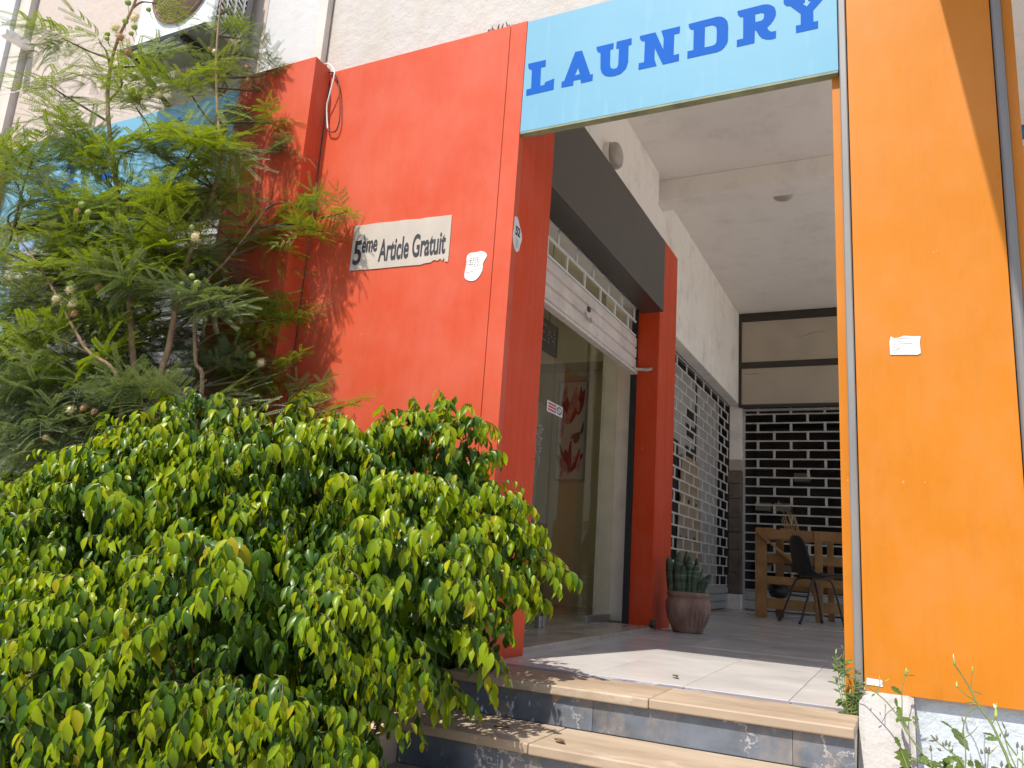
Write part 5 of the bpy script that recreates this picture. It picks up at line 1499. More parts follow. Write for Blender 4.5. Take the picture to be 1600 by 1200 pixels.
for i in sel2:
    k = (int(fv[i]), bool(fdust[i]))
    if k not in fmes:
        v, f = FROND[k[0]]
        me = bpy.data.meshes.new("frond")
        me.from_pydata([tuple(p) for p in v], [], [tuple(q) for q in f])
        me.materials.append(M['frond_dusty' if k[1] else 'frond'])
        fmes[k] = me
    o = bpy.data.objects.new('frond', fmes[k])
    COL.objects.link(o)
    o.parent = TREE
    o.matrix_parent_inverse = tinv
    m = np.eye(4); m[:3, :3] = FR2[i] * fsz[i]; m[:3, 3] = fp[i]
    o.matrix_basis = Matrix(m.tolist())
VV, FF, MI = [], [], []
off = 0
for i in range(len(fp)):
    if i in sel2: continue
    v, f = FROND[fv[i]]
    VV.append((v * fsz[i]) @ FR2[i].T + fp[i]); FF.append(f + off); MI.append(np.full(len(f), 1 if fdust[i] else 0)); off += len(v)
if VV:
    cr = big_mesh('crown', np.concatenate(VV), np.concatenate(FF), ['frond', 'frond_dusty'], np.concatenate(MI), TREE)
    tag(cr, kind='stuff')
print("fronds", len(fp))
o = tw2.build('twigs', 'twig', TREE, fixn=False); tag(o, kind='stuff')
# puff flower heads and green buds
def puff(c, r, m, parent):
    mb = MB()
    rr = np.random.RandomState(int(abs(c[0] * 1e4)) % 9999)
    mb.lathe((c[0], c[1], c[2] - r * .6), [(r * .1, 0), (r * .5, r * .2), (r * .62, r * .6), (r * .5, r), (r * .1, r * 1.2)], 8)
    for k in range(110):
        v = Vector(rr.normal(0, 1, 3)).normalized()
        a = Vector(c) + v * r * .4; b = Vector(c) + v * r * rr.uniform(.88, 1.08)
        s = v.cross(Vector((.3, .5, .8))).normalized() * r * .035
        mb.add([a - s, a + s, b + s * .8, b - s * .8], [(0, 1, 2, 3)])
    return mb.build('flower_head', m, parent, fixn=False)
PUFFS = [((-2.061, -0.838, 3.093), 0.0311, 0), ((-2.018, -0.827, 3.031), 0.0309, 1), ((-2.089, -0.855, 3.049), 0.0141, 2), ((-2.084, -0.856, 3.02), 0.0141, 2), ((-2.019, -0.816, 3.137), 0.017, 2), ((-2.038, -0.81, 3.262), 0.0172, 2), ((-1.979, -0.796, 3.16), 0.0312, 0), ((-1.964, -0.796, 3.101), 0.017, 2), ((-1.97, -0.803, 3.058), 0.0141, 2), ((-1.92, -0.765, 3.218), 0.0142, 2), ((-1.958, -0.811, 2.933), 0.0272, 1), ((-1.832, -0.788, 2.642), 0.0266, 1), ((-1.744, -0.744, 2.679), 0.03, 0), ((-1.795, -0.765, 2.696), 0.0137, 2), ((-1.824, -0.38, 3.191), 0.0259, 0), ((-1.876, -0.38, 3.221), 0.0187, 1), ((-1.66, -0.28, 3.117), 0.0222, 1), ((-1.639, -0.28, 3.028), 0.0184, 1), ((-1.299, -0.74, 1.83), 0.0303, 0), ((-1.331, -0.74, 1.883), 0.0125, 2), ((-1.847, -0.936, 1.551), 0.0303, 0), ((-1.889, -0.967, 1.497), 0.0302, 0), ((-1.816, -0.93, 1.48), 0.0302, 0), ((-1.796, -0.928, 1.429), 0.024, 1), ((-1.735, -0.874, 1.575), 0.0243, 1), ((-1.853, -0.935, 1.581), 0.015, 2), ((-1.675, -0.935, 0.966), 0.0258, 0), ((-1.632, -0.908, 0.977), 0.023, 1), ((-1.585, -0.883, 0.966), 0.023, 1), ((-1.728, -0.989, 0.83), 0.0226, 1), ((-1.235, -0.28, 1.325), 0.0324, 0), ((-1.358, -0.28, 1.358), 0.0243, 2), ((-1.304, -0.28, 1.372), 0.0215, 2), ((-1.386, -0.28, 1.318), 0.0216, 2), ((-1.277, -0.74, 1.629), 0.0147, 2), ((-1.336, -0.74, 1.594), 0.0147, 2), ((-1.235, -0.74, 1.59), 0.017, 2), ((-1.335, -0.74, 1.552), 0.0147, 2), ((-1.939, -0.922, 1.97), 0.0221, 1), ((-1.927, -0.911, 2.007), 0.0181, 2), ((-1.886, -0.897, 1.964), 0.0181, 2), ((-1.386, -0.28, 1.387), 0.019, 2), ((-1.839, -0.38, 3.369), 0.0187, 1)]
for (c, r, kind) in PUFFS:
    if kind == 2:
        mb = MB().lathe((c[0], c[1], c[2] - r), [(r * .2, 0), (r * .8, r * .4), (r, r), (r * .8, r * 1.6), (r * .2, r * 2)], 10)
        mb.build('flower_bud', 'bud_green', TREE, smooth=True)
    else:
        puff(c, r, 'puff' if kind == 0 else 'puff_old', TREE)
    MB().tube([c, (c[0] + RS.uniform(-.02, .02), c[1] + .02, c[2] - .045)], .0016, 4).build('flower_stalk', 'twig', TREE)

# ------------------------------------------------------------------ weeds
def leaf_blade(mb, base, d, nrm, L, w, jag=0.0):
    y = Vector(d).normalized(); x = y.cross(Vector(nrm)).normalized(); z = x.cross(y)
    n = 7
    vs = []
    for i in range(n + 1):
        t = i / n
        ww = w * (math.sin(math.pi * min(1, t * .92 + .06)) ** .8) * (1 + (jag if i % 2 else -jag))
        c = Vector(base) + y * L * t - z * L * .25 * t * t
        vs += [c - x * ww * .5 + z * ww * .15, c, c + x * ww * .5 + z * ww * .15]
    fs = []
    for i in range(n):
        a = i * 3
        fs += [(a, a + 1, a + 4, a + 3), (a + 1, a + 2, a + 5, a + 4)]
    mb.add(vs, fs)
def bud(c, d, L, r, m, parent):
    t = Vector(d).normalized()
    c = Vector(c)
    MB().tube([c, c + t * L * .25, c + t * L * .6, c + t * L], [r * .6, r, r * .75, r * .35], 8).build('bud', m, parent, smooth=True)
WEEDS = [{'label': 'tall green weed with a forked stem and pointed buds at the bottom right corner', 'root': (1.903, -0.453, -0.053), 'stems': [([(1.903, -0.453, -0.053), (1.9, -0.376, -0.01), (1.888, -0.315, 0.026), (1.875, -0.257, 0.062), (1.848, -0.195, 0.101), (1.832, -0.141, 0.139), (1.813, -0.1, 0.177), (1.793, -0.1, 0.206)], 0.0042, 0.0018), ([(1.842, -0.178, 0.113), (1.822, -0.161, 0.123), (1.803, -0.137, 0.138), (1.794, -0.122, 0.149)], 0.002, 0.0015), ([(1.832, -0.139, 0.141), (1.837, -0.107, 0.167), (1.842, -0.1, 0.191)], 0.0018, 0.0012), ([(1.851, -0.195, 0.101), (1.827, -0.207, 0.09), (1.809, -0.238, 0.066), (1.798, -0.276, 0.038), (1.794, -0.303, 0.019)], 0.0022, 0.0016), ([(1.875, -0.257, 0.062), (1.887, -0.238, 0.077), (1.891, -0.222, 0.088)], 0.002, 0.002), ([(1.937, -0.397, -0.016), (1.919, -0.353, 0.007), (1.903, -0.307, 0.033), (1.893, -0.261, 0.062), (1.889, -0.234, 0.08)], 0.0026, 0.0015), ([(1.792, -0.415, -0.05), (1.798, -0.357, -0.015), (1.799, -0.295, 0.025), (1.802, -0.245, 0.059)], 0.0022, 0.0014), ([(1.922, -0.43, -0.037), (1.912, -0.384, -0.012), (1.905, -0.334, 0.016), (1.903, -0.307, 0.033)], 0.002, 0.0014), ([(1.801, -0.303, 0.02), (1.819, -0.289, 0.032), (1.837, -0.266, 0.05)], 0.0014, 0.001), ([(1.886, -0.311, 0.028), (1.876, -0.295, 0.036), (1.865, -0.288, 0.04)], 0.0014, 0.001)], 'leaves': [((1.886, -0.311, 0.028), (-0.975, 0.223, 0.0), 0.0359, 0.016, 0.2), ((1.77, -0.272, 0.036), (0.463, -0.771, -0.437), 0.0778, 0.026, 0.15), ((1.794, -0.299, 0.022), (-0.619, 0.697, 0.361), 0.0387, 0.008, 0.1), ((1.878, -0.299, 0.034), (-0.848, 0.488, 0.206), 0.0389, 0.007, 0.1), ((1.832, -0.141, 0.139), (0.932, -0.342, -0.124), 0.0322, 0.005, 0.1), ((1.874, -0.261, 0.059), (0.0, 0.821, 0.571), 0.028, 0.005, 0.1), ((1.892, -0.303, 0.034), (0.043, 0.825, 0.564), 0.023, 0.005, 0.1), ((1.77, -0.272, 0.036), (-0.623, 0.677, 0.392), 0.0562, 0.008, 0.2), ((1.844, -0.184, 0.109), (-0.992, 0.11, -0.055), 0.0363, 0.004, 0.1)], 'buds': [((1.793, -0.1, 0.206), (-0.11, 0.0, 0.994), 0.0272, 0.0042, 0), ((1.79, -0.1, 0.23), (0.0, 0.0, 1.0), 0.012, 0.002, 2), ((1.794, -0.13, 0.143), (0.04, 0.799, 0.6), 0.025, 0.004, 0), ((1.842, -0.1, 0.191), (0.0, 0.0, 1.0), 0.019, 0.0028, 0), ((1.889, -0.234, 0.08), (0.105, 0.811, 0.576), 0.0382, 0.0055, 0), ((1.892, -0.203, 0.102), (-0.207, 0.83, 0.518), 0.0193, 0.0035, 2), ((1.893, -0.203, 0.102), (0.167, 0.794, 0.585), 0.0239, 0.003, 0), ((1.8, -0.247, 0.058), (-0.055, 0.831, 0.554), 0.0181, 0.003, 1), ((1.904, -0.303, 0.036), (0.182, 0.818, 0.545), 0.033, 0.003, 1), ((1.908, -0.272, 0.056), (-0.194, 0.816, 0.544), 0.0257, 0.003, 1), ((1.837, -0.266, 0.05), (0.09, 0.814, 0.573), 0.0332, 0.0026, 2), ((1.91, -0.299, 0.039), (0.282, 0.776, 0.564), 0.0142, 0.003, 1)]}, {'label': 'thin leaning weed stem crossing the whitewashed stair cheek', 'root': (1.703, -0.395, -0.053), 'stems': [([(1.711, -0.415, -0.064), (1.699, -0.386, -0.048), (1.67, -0.33, -0.018), (1.641, -0.276, 0.014), (1.623, -0.234, 0.042), (1.591, -0.184, 0.075), (1.561, -0.153, 0.095), (1.509, -0.107, 0.126), (1.46, -0.1, 0.165), (1.446, -0.1, 0.176)], 0.0032, 0.0014), ([(1.633, -0.234, 0.043), (1.634, -0.184, 0.081), (1.635, -0.141, 0.114), (1.646, -0.1, 0.16)], 0.0018, 0.0012), ([(1.564, -0.153, 0.095), (1.566, -0.126, 0.117), (1.568, -0.103, 0.137)], 0.0012, 0.001), ([(1.554, -0.147, 0.099), (1.571, -0.122, 0.121), (1.585, -0.11, 0.132)], 0.0011, 0.001)], 'leaves': [((1.629, -0.238, 0.04), (-0.74, -0.476, -0.476), 0.0189, 0.018, 0.15), ((1.623, -0.241, 0.036), (0.976, 0.077, 0.205), 0.0389, 0.016, 0.1), ((1.661, -0.234, 0.047), (0.966, -0.254, -0.051), 0.0197, 0.014, 0.1), ((1.634, -0.157, 0.102), (-0.634, 0.651, 0.417), 0.0599, 0.016, 0.2), ((1.629, -0.234, 0.043), (-0.129, 0.805, 0.579), 0.0621, 0.017, 0.25), ((1.62, -0.199, 0.067), (-0.168, 0.784, 0.597), 0.0536, 0.01, 0.1), ((1.633, -0.234, 0.043), (0.294, -0.798, -0.525), 0.0476, 0.008, 0.1), ((1.664, -0.245, 0.039), (0.326, -0.8, -0.504), 0.0337, 0.008, 0.1), ((1.554, -0.153, 0.094), (-0.685, -0.548, -0.48), 0.0146, 0.006, 0.1), ((1.648, -0.1, 0.157), (0.97, 0.0, 0.243), 0.0289, 0.005, 0.1)], 'buds': [((1.646, -0.1, 0.157), (0.158, 0.0, 0.987), 0.0253, 0.0045, 0), ((1.648, -0.1, 0.164), (0.569, 0.0, 0.822), 0.0158, 0.003, 0), ((1.568, -0.105, 0.135), (-0.077, 0.383, 0.92), 0.013, 0.002, 0), ((1.585, -0.112, 0.131), (0.641, 0.543, 0.543), 0.0203, 0.002, 0), ((1.523, -0.116, 0.12), (0.0, 0.768, 0.64), 0.0078, 0.003, 0), ((1.552, -0.126, 0.116), (-0.196, 0.784, 0.588), 0.0102, 0.002, 0)]}, {'label': 'weed with a big jagged leaf and grey bud clusters against the pale blue wall', 'root': (1.791, -0.438, -0.063), 'stems': [([(1.802, -0.438, -0.062), (1.789, -0.399, -0.042), (1.774, -0.368, -0.026), (1.747, -0.341, -0.013), (1.725, -0.316, -0.0)], 0.003, 0.0015), ([(1.758, -0.357, -0.021), (1.756, -0.338, -0.009), (1.752, -0.32, 0.001)], 0.0014, 0.001), ([(1.764, -0.357, -0.02), (1.767, -0.33, -0.003)], 0.0012, 0.001), ([(1.707, -0.411, -0.062), (1.709, -0.376, -0.041), (1.708, -0.347, -0.023)], 0.0016, 0.0012), ([(1.652, -0.445, -0.092), (1.644, -0.407, -0.07), (1.627, -0.345, -0.034)], 0.003, 0.002), ([(1.843, -0.438, -0.055), (1.85, -0.392, -0.027), (1.855, -0.357, -0.006)], 0.0018, 0.0012), ([(1.878, -0.438, -0.049), (1.882, -0.403, -0.028)], 0.0015, 0.0012), ([(1.915, -0.438, -0.042), (1.923, -0.392, -0.015), (1.929, -0.338, 0.018)], 0.0018, 0.0012), ([(1.93, -0.43, -0.036), (1.94, -0.353, 0.01)], 0.0015, 0.001), ([(1.854, -0.365, -0.01), (1.87, -0.345, 0.004), (1.88, -0.332, 0.014)], 0.0012, 0.001)], 'leaves': [((1.644, -0.411, -0.073), (-0.218, 0.835, 0.505), 0.1149, 0.04, 0.35), ((1.652, -0.445, -0.092), (-0.263, 0.843, 0.47), 0.0724, 0.035, 0.3), ((1.627, -0.338, -0.029), (-0.339, 0.807, 0.484), 0.062, 0.014, 0.25), ((1.768, -0.368, -0.026), (0.574, -0.738, -0.355), 0.0366, 0.024, 0.2), ((1.774, -0.372, -0.028), (-0.865, -0.355, -0.355), 0.0451, 0.02, 0.2), ((1.729, -0.399, -0.052), (-0.986, 0.16, -0.053), 0.0375, 0.02, 0.15), ((1.821, -0.411, -0.043), (0.213, 0.832, 0.512), 0.0469, 0.02, 0.2), ((1.903, -0.415, -0.032), (-0.251, 0.846, 0.47), 0.0319, 0.02, 0.2), ((1.747, -0.392, -0.044), (-0.214, 0.856, 0.471), 0.0234, 0.02, 0.2), ((1.8, -0.399, -0.04), (0.64, 0.6, 0.48), 0.025, 0.018, 0.2), ((1.892, -0.411, -0.031), (0.861, 0.383, 0.335), 0.0209, 0.02, 0.2), ((1.859, -0.415, -0.039), (0.556, 0.685, 0.471), 0.0234, 0.018, 0.2)], 'buds': [((1.725, -0.316, -0.0), (-0.501, 0.751, 0.429), 0.0279, 0.0042, 1), ((1.719, -0.315, 0.0), (-0.992, 0.0, -0.124), 0.0161, 0.003, 1), ((1.728, -0.311, 0.004), (-0.157, 0.837, 0.523), 0.0191, 0.003, 1), ((1.756, -0.334, -0.007), (0.225, 0.811, 0.54), 0.0222, 0.0036, 1), ((1.748, -0.33, -0.006), (0.129, 0.818, 0.56), 0.0232, 0.0036, 1), ((1.742, -0.334, -0.009), (-0.053, 0.847, 0.529), 0.0189, 0.0036, 1), ((1.735, -0.347, -0.019), (-0.807, 0.513, 0.293), 0.0136, 0.0036, 1), ((1.708, -0.349, -0.024), (0.0, 0.845, 0.534), 0.0225, 0.0042, 1), ((1.855, -0.357, -0.006), (0.194, 0.816, 0.544), 0.0257, 0.0042, 1), ((1.849, -0.357, -0.006), (0.121, 0.844, 0.523), 0.0249, 0.004, 1), ((1.839, -0.359, -0.009), (-0.054, 0.87, 0.49), 0.0184, 0.004, 1), ((1.864, -0.347, 0.002), (0.599, 0.636, 0.487), 0.0267, 0.0028, 2), ((1.882, -0.403, -0.028), (0.135, 0.857, 0.496), 0.0222, 0.004, 1), ((1.929, -0.338, 0.018), (0.169, 0.845, 0.507), 0.0237, 0.004, 1), ((1.94, -0.347, 0.014), (0.147, 0.831, 0.537), 0.0205, 0.0036, 1), ((1.838, -0.407, -0.038), (0.362, 0.776, 0.517), 0.0193, 0.004, 1), ((1.761, -0.351, -0.017), (0.447, 0.716, 0.537), 0.0112, 0.004, 1), ((1.925, -0.376, -0.006), (0.215, 0.79, 0.574), 0.0139, 0.004, 2)]}, {'label': 'small spindly weed sprouting between the top step and the grey trim', 'root': (1.468, -0.035, -0.031), 'stems': [([(1.468, -0.035, -0.031), (1.45, -0.035, 0.086), (1.44, -0.035, 0.181)], 0.0018, 0.001), ([(1.468, -0.035, -0.031), (1.445, -0.035, 0.065), (1.427, -0.035, 0.197)], 0.0018, 0.001), ([(1.468, -0.035, -0.031), (1.454, -0.035, 0.097), (1.453, -0.035, 0.213)], 0.0018, 0.001), ([(1.468, -0.035, -0.031), (1.482, -0.035, 0.059), (1.493, -0.035, 0.144)], 0.0018, 0.001), ([(1.468, -0.035, -0.031), (1.478, -0.035, 0.037), (1.484, -0.035, 0.112)], 0.0018, 0.001), ([(1.468, -0.035, -0.031), (1.449, -0.035, 0.023), (1.43, -0.035, 0.105)], 0.0018, 0.001), ([(1.468, -0.035, -0.031), (1.485, -0.035, 0.018), (1.495, -0.035, 0.082)], 0.0018, 0.001), ([(1.468, -0.035, -0.031), (1.473, -0.035, 0.016), (1.47, -0.035, 0.068)], 0.0018, 0.001), ([(1.468, -0.035, -0.031), (1.461, -0.035, 0.004), (1.457, -0.035, 0.045)], 0.0018, 0.001), ([(1.468, -0.035, -0.031), (1.489, -0.035, 0.001), (1.504, -0.035, 0.041)], 0.0018, 0.001)], 'leaves': [((1.44, -0.035, 0.177), (0.6, 0.0, 0.8), 0.0228, 0.0119, 0.1), ((1.447, -0.035, 0.11), (-0.928, 0.0, 0.371), 0.0351, 0.0072, 0.1), ((1.441, -0.035, 0.17), (0.999, 0.0, 0.05), 0.0311, 0.0061, 0.1), ((1.444, -0.035, 0.136), (-0.789, 0.0, 0.614), 0.0276, 0.0117, 0.1), ((1.441, -0.035, 0.164), (0.998, 0.0, 0.062), 0.0196, 0.0096, 0.1), ((1.446, -0.035, 0.121), (0.857, 0.0, 0.514), 0.0296, 0.0116, 0.1), ((1.443, -0.035, 0.146), (-0.983, 0.0, -0.184), 0.03, 0.0091, 0.1), ((1.432, -0.035, 0.16), (-0.406, 0.0, 0.914), 0.0349, 0.0071, 0.1), ((1.436, -0.035, 0.133), (0.0, 0.0, 1.0), 0.0236, 0.0093, 0.1), ((1.433, -0.035, 0.158), (0.954, 0.0, 0.298), 0.032, 0.0071, 0.1), ((1.434, -0.035, 0.145), (-0.68, 0.0, 0.733), 0.0275, 0.011, 0.1), ((1.435, -0.035, 0.137), (0.925, 0.0, 0.381), 0.0253, 0.0094, 0.1), ((1.43, -0.035, 0.179), (0.832, 0.0, 0.555), 0.0199, 0.0096, 0.1), ((1.438, -0.035, 0.121), (0.53, 0.0, 0.848), 0.0293, 0.0096, 0.1), ((1.454, -0.035, 0.137), (0.781, 0.0, 0.625), 0.0349, 0.0063, 0.1), ((1.454, -0.035, 0.135), (0.707, 0.0, 0.707), 0.0306, 0.0111, 0.1), ((1.453, -0.035, 0.167), (0.852, 0.0, 0.524), 0.0384, 0.01, 0.1), ((1.454, -0.035, 0.138), (-0.394, 0.0, 0.919), 0.0257, 0.0071, 0.1), ((1.453, -0.035, 0.166), (-0.447, 0.0, 0.894), 0.0276, 0.0076, 0.1), ((1.453, -0.035, 0.161), (-0.21, 0.0, 0.978), 0.0396, 0.0097, 0.1), ((1.454, -0.035, 0.133), (0.673, 0.0, 0.74), 0.0362, 0.0081, 0.1), ((1.486, -0.035, 0.088), (0.618, 0.0, 0.786), 0.027, 0.0117, 0.1), ((1.486, -0.035, 0.091), (0.914, 0.0, 0.406), 0.0348, 0.0105, 0.1), ((1.492, -0.035, 0.142), (0.995, 0.0, -0.105), 0.0184, 0.0093, 0.1), ((1.485, -0.035, 0.082), (0.659, 0.0, 0.753), 0.0327, 0.0086, 0.1), ((1.487, -0.035, 0.097), (0.805, 0.0, 0.593), 0.0181, 0.0066, 0.1), ((1.49, -0.035, 0.12), (-0.949, 0.0, 0.316), 0.0352, 0.0081, 0.1), ((1.492, -0.035, 0.138), (0.707, 0.0, 0.707), 0.022, 0.0085, 0.1), ((1.479, -0.035, 0.06), (-0.841, 0.0, 0.541), 0.0363, 0.0065, 0.1), ((1.483, -0.035, 0.101), (0.707, 0.0, 0.707), 0.0255, 0.0087, 0.1), ((1.481, -0.035, 0.076), (0.962, 0.0, 0.275), 0.0251, 0.0116, 0.1), ((1.483, -0.035, 0.106), (0.8, 0.0, 0.6), 0.0199, 0.0065, 0.1), ((1.482, -0.035, 0.086), (0.659, 0.0, 0.753), 0.032, 0.0117, 0.1), ((1.48, -0.035, 0.064), (-0.997, 0.0, 0.083), 0.0236, 0.0079, 0.1), ((1.48, -0.035, 0.062), (-0.832, 0.0, -0.555), 0.0298, 0.0117, 0.1), ((1.435, -0.035, 0.08), (0.805, 0.0, 0.593), 0.0361, 0.008, 0.1), ((1.431, -0.035, 0.098), (-0.974, 0.0, 0.225), 0.0342, 0.008, 0.1), ((1.432, -0.035, 0.096), (0.991, 0.0, 0.132), 0.0231, 0.0063, 0.1), ((1.432, -0.035, 0.095), (-0.919, 0.0, 0.394), 0.0239, 0.0067, 0.1), ((1.438, -0.035, 0.071), (-0.878, 0.0, 0.479), 0.0225, 0.0091, 0.1), ((1.431, -0.035, 0.1), (-0.298, 0.0, 0.954), 0.0193, 0.0093, 0.1), ((1.436, -0.035, 0.079), (0.726, 0.0, 0.688), 0.0292, 0.0106, 0.1), ((1.495, -0.035, 0.078), (0.914, 0.0, 0.406), 0.0325, 0.0071, 0.1), ((1.491, -0.035, 0.054), (0.832, 0.0, 0.555), 0.0241, 0.0067, 0.1), ((1.489, -0.035, 0.044), (-0.998, 0.0, -0.067), 0.0264, 0.0063, 0.1), ((1.494, -0.035, 0.073), (-0.496, 0.0, 0.868), 0.032, 0.0068, 0.1), ((1.488, -0.035, 0.037), (-0.655, 0.0, 0.756), 0.0203, 0.0085, 0.1), ((1.494, -0.035, 0.074), (0.707, 0.0, -0.707), 0.0376, 0.0083, 0.1), ((1.489, -0.035, 0.041), (-0.6, 0.0, 0.8), 0.0188, 0.0099, 0.1), ((1.471, -0.035, 0.045), (-0.894, 0.0, -0.447), 0.0308, 0.0087, 0.1), ((1.471, -0.035, 0.061), (-0.974, 0.0, 0.225), 0.0327, 0.0064, 0.1), ((1.472, -0.035, 0.042), (0.962, 0.0, 0.275), 0.026, 0.0095, 0.1), ((1.472, -0.035, 0.044), (0.684, 0.0, 0.73), 0.0363, 0.0086, 0.1), ((1.472, -0.035, 0.036), (0.707, 0.0, 0.707), 0.0291, 0.0099, 0.1), ((1.47, -0.035, 0.064), (0.997, 0.0, 0.077), 0.038, 0.0101, 0.1), ((1.472, -0.035, 0.041), (0.789, 0.0, 0.614), 0.0303, 0.0094, 0.1), ((1.459, -0.035, 0.027), (-0.894, 0.0, 0.447), 0.0252, 0.0089, 0.1), ((1.458, -0.035, 0.043), (0.981, 0.0, 0.196), 0.0268, 0.0094, 0.1), ((1.459, -0.035, 0.018), (0.956, 0.0, 0.294), 0.0205, 0.0102, 0.1), ((1.459, -0.035, 0.03), (-0.97, 0.0, 0.243), 0.0348, 0.0062, 0.1), ((1.458, -0.035, 0.034), (-0.958, 0.0, 0.287), 0.0196, 0.0092, 0.1), ((1.458, -0.035, 0.042), (-0.914, 0.0, -0.406), 0.0367, 0.0117, 0.1), ((1.459, -0.035, 0.029), (0.707, 0.0, 0.707), 0.0342, 0.011, 0.1), ((1.497, -0.035, 0.023), (-0.753, 0.0, 0.659), 0.0369, 0.0086, 0.1), ((1.494, -0.035, 0.014), (-1.0, 0.0, 0.0), 0.0333, 0.0117, 0.1), ((1.499, -0.035, 0.027), (-0.743, 0.0, 0.669), 0.0212, 0.0064, 0.1), ((1.5, -0.035, 0.03), (-0.707, 0.0, 0.707), 0.0196, 0.0089, 0.1), ((1.5, -0.035, 0.029), (0.999, 0.0, -0.053), 0.0294, 0.0089, 0.1), ((1.5, -0.035, 0.029), (0.868, 0.0, 0.496), 0.0306, 0.009, 0.1), ((1.502, -0.035, 0.034), (0.954, 0.0, 0.298), 0.0339, 0.0099, 0.1), ((1.466, -0.035, -0.005), (0.848, 0.0, 0.53), 0.0236, 0.0127, 0.1), ((1.483, -0.035, 0.012), (-0.414, 0.0, 0.91), 0.0281, 0.0089, 0.1), ((1.463, -0.035, 0.006), (-0.789, 0.0, -0.614), 0.0193, 0.0112, 0.1), ((1.474, -0.035, 0.016), (0.707, 0.0, 0.707), 0.0294, 0.0119, 0.1), ((1.503, -0.035, 0.01), (0.735, 0.0, 0.678), 0.0291, 0.009, 0.1), ((1.464, -0.035, 0.066), (-0.772, 0.0, 0.636), 0.0221, 0.0077, 0.1), ((1.449, -0.035, 0.018), (0.447, 0.0, 0.894), 0.0236, 0.009, 0.1), ((1.488, -0.035, 0.053), (-0.759, 0.0, -0.651), 0.0252, 0.0102, 0.1), ((1.471, -0.035, 0.047), (0.962, 0.0, 0.275), 0.0287, 0.0086, 0.1), ((1.482, -0.035, 0.003), (-0.933, 0.0, -0.359), 0.0265, 0.0075, 0.1), ((1.474, -0.035, 0.061), (0.785, 0.0, 0.62), 0.0185, 0.0121, 0.1), ((1.491, -0.035, 0.061), (-0.857, 0.0, 0.514), 0.0256, 0.0091, 0.1), ((1.451, -0.035, 0.021), (0.878, 0.0, 0.479), 0.0179, 0.0088, 0.1), ((1.491, -0.035, 0.029), (0.981, 0.0, -0.196), 0.0253, 0.0118, 0.1), ((1.499, -0.035, 0.045), (0.905, 0.0, 0.426), 0.0194, 0.0072, 0.1), ((1.484, -0.035, -0.016), (1.0, 0.0, 0.0), 0.0199, 0.0099, 0.1), ((1.505, -0.035, 0.034), (-0.8, 0.0, 0.6), 0.0183, 0.0087, 0.1), ((1.493, -0.035, -0.009), (-0.857, 0.0, 0.514), 0.0286, 0.0113, 0.1), ((1.471, -0.035, -0.018), (0.949, 0.0, 0.316), 0.0179, 0.012, 0.1), ((1.499, -0.035, 0.011), (0.894, 0.0, -0.447), 0.0243, 0.0118, 0.1), ((1.461, -0.035, 0.053), (0.794, 0.0, 0.607), 0.0204, 0.0105, 0.1), ((1.457, -0.035, 0.036), (0.555, 0.0, 0.832), 0.0282, 0.011, 0.1), ((1.494, -0.035, 0.054), (0.468, 0.0, 0.884), 0.0286, 0.0117, 0.1), ((1.499, -0.035, 0.031), (-0.759, 0.0, 0.651), 0.0238, 0.0072, 0.1), ((1.459, -0.035, 0.014), (-0.874, 0.0, -0.486), 0.0206, 0.0077, 0.1), ((1.469, -0.035, 0.007), (-0.243, 0.0, -0.97), 0.0289, 0.0085, 0.1), ((1.443, -0.035, 0.024), (0.662, 0.0, 0.75), 0.017, 0.0074, 0.1), ((1.495, -0.035, -0.005), (0.772, 0.0, 0.636), 0.0275, 0.0119, 0.1), ((1.446, -0.035, 0.049), (-0.876, 0.0, -0.482), 0.0296, 0.013, 0.1), ((1.479, -0.035, 0.056), (-0.781, 0.0, 0.625), 0.0288, 0.0105, 0.1), ((1.488, -0.035, 0.016), (0.447, 0.0, 0.894), 0.0215, 0.0075, 0.1), ((1.447, -0.035, 0.006), (-0.894, 0.0, -0.447), 0.0282, 0.0126, 0.1), ((1.45, -0.035, 0.045), (0.759, 0.0, 0.651), 0.0244, 0.0098, 0.1), ((1.493, -0.035, 0.027), (0.825, 0.0, 0.565), 0.0246, 0.0077, 0.1), ((1.489, -0.035, 0.06), (-0.786, 0.0, 0.618), 0.0236, 0.0104, 0.1), ((1.486, -0.035, -0.006), (0.976, 0.0, -0.217), 0.0156, 0.0075, 0.1), ((1.504, -0.035, 0.024), (-0.496, 0.0, 0.868), 0.0168, 0.0093, 0.1), ((1.461, -0.035, 0.006), (-0.707, 0.0, 0.707), 0.0156, 0.0076, 0.1), ((1.452, -0.035, -0.024), (-0.781, 0.0, 0.625), 0.0252, 0.0093, 0.1), ((1.461, -0.035, -0.001), (-0.862, 0.0, -0.507), 0.0211, 0.0089, 0.1)], 'buds': [((1.44, -0.035, 0.181), (0.394, 0.0, 0.919), 0.018, 0.0036, 1), ((1.427, -0.035, 0.197), (0.152, 0.0, 0.988), 0.018, 0.0036, 0), ((1.453, -0.035, 0.213), (-0.385, 0.0, 0.923), 0.018, 0.0036, 1), ((1.493, -0.035, 0.144), (-0.419, 0.0, 0.908), 0.018, 0.0036, 1), ((1.484, -0.035, 0.112), (0.225, 0.0, 0.974), 0.018, 0.0036, 1), ((1.43, -0.035, 0.105), (-0.077, 0.0, 0.997), 0.018, 0.0036, 1), ((1.495, -0.035, 0.082), (0.419, 0.0, 0.908), 0.018, 0.0036, 1), ((1.47, -0.035, 0.068), (0.152, 0.0, 0.988), 0.018, 0.0036, 0), ((1.457, -0.035, 0.045), (-0.316, 0.0, 0.949), 0.018, 0.0036, 0), ((1.504, -0.035, 0.041), (-0.316, 0.0, 0.949), 0.018, 0.0036, 1)]}]
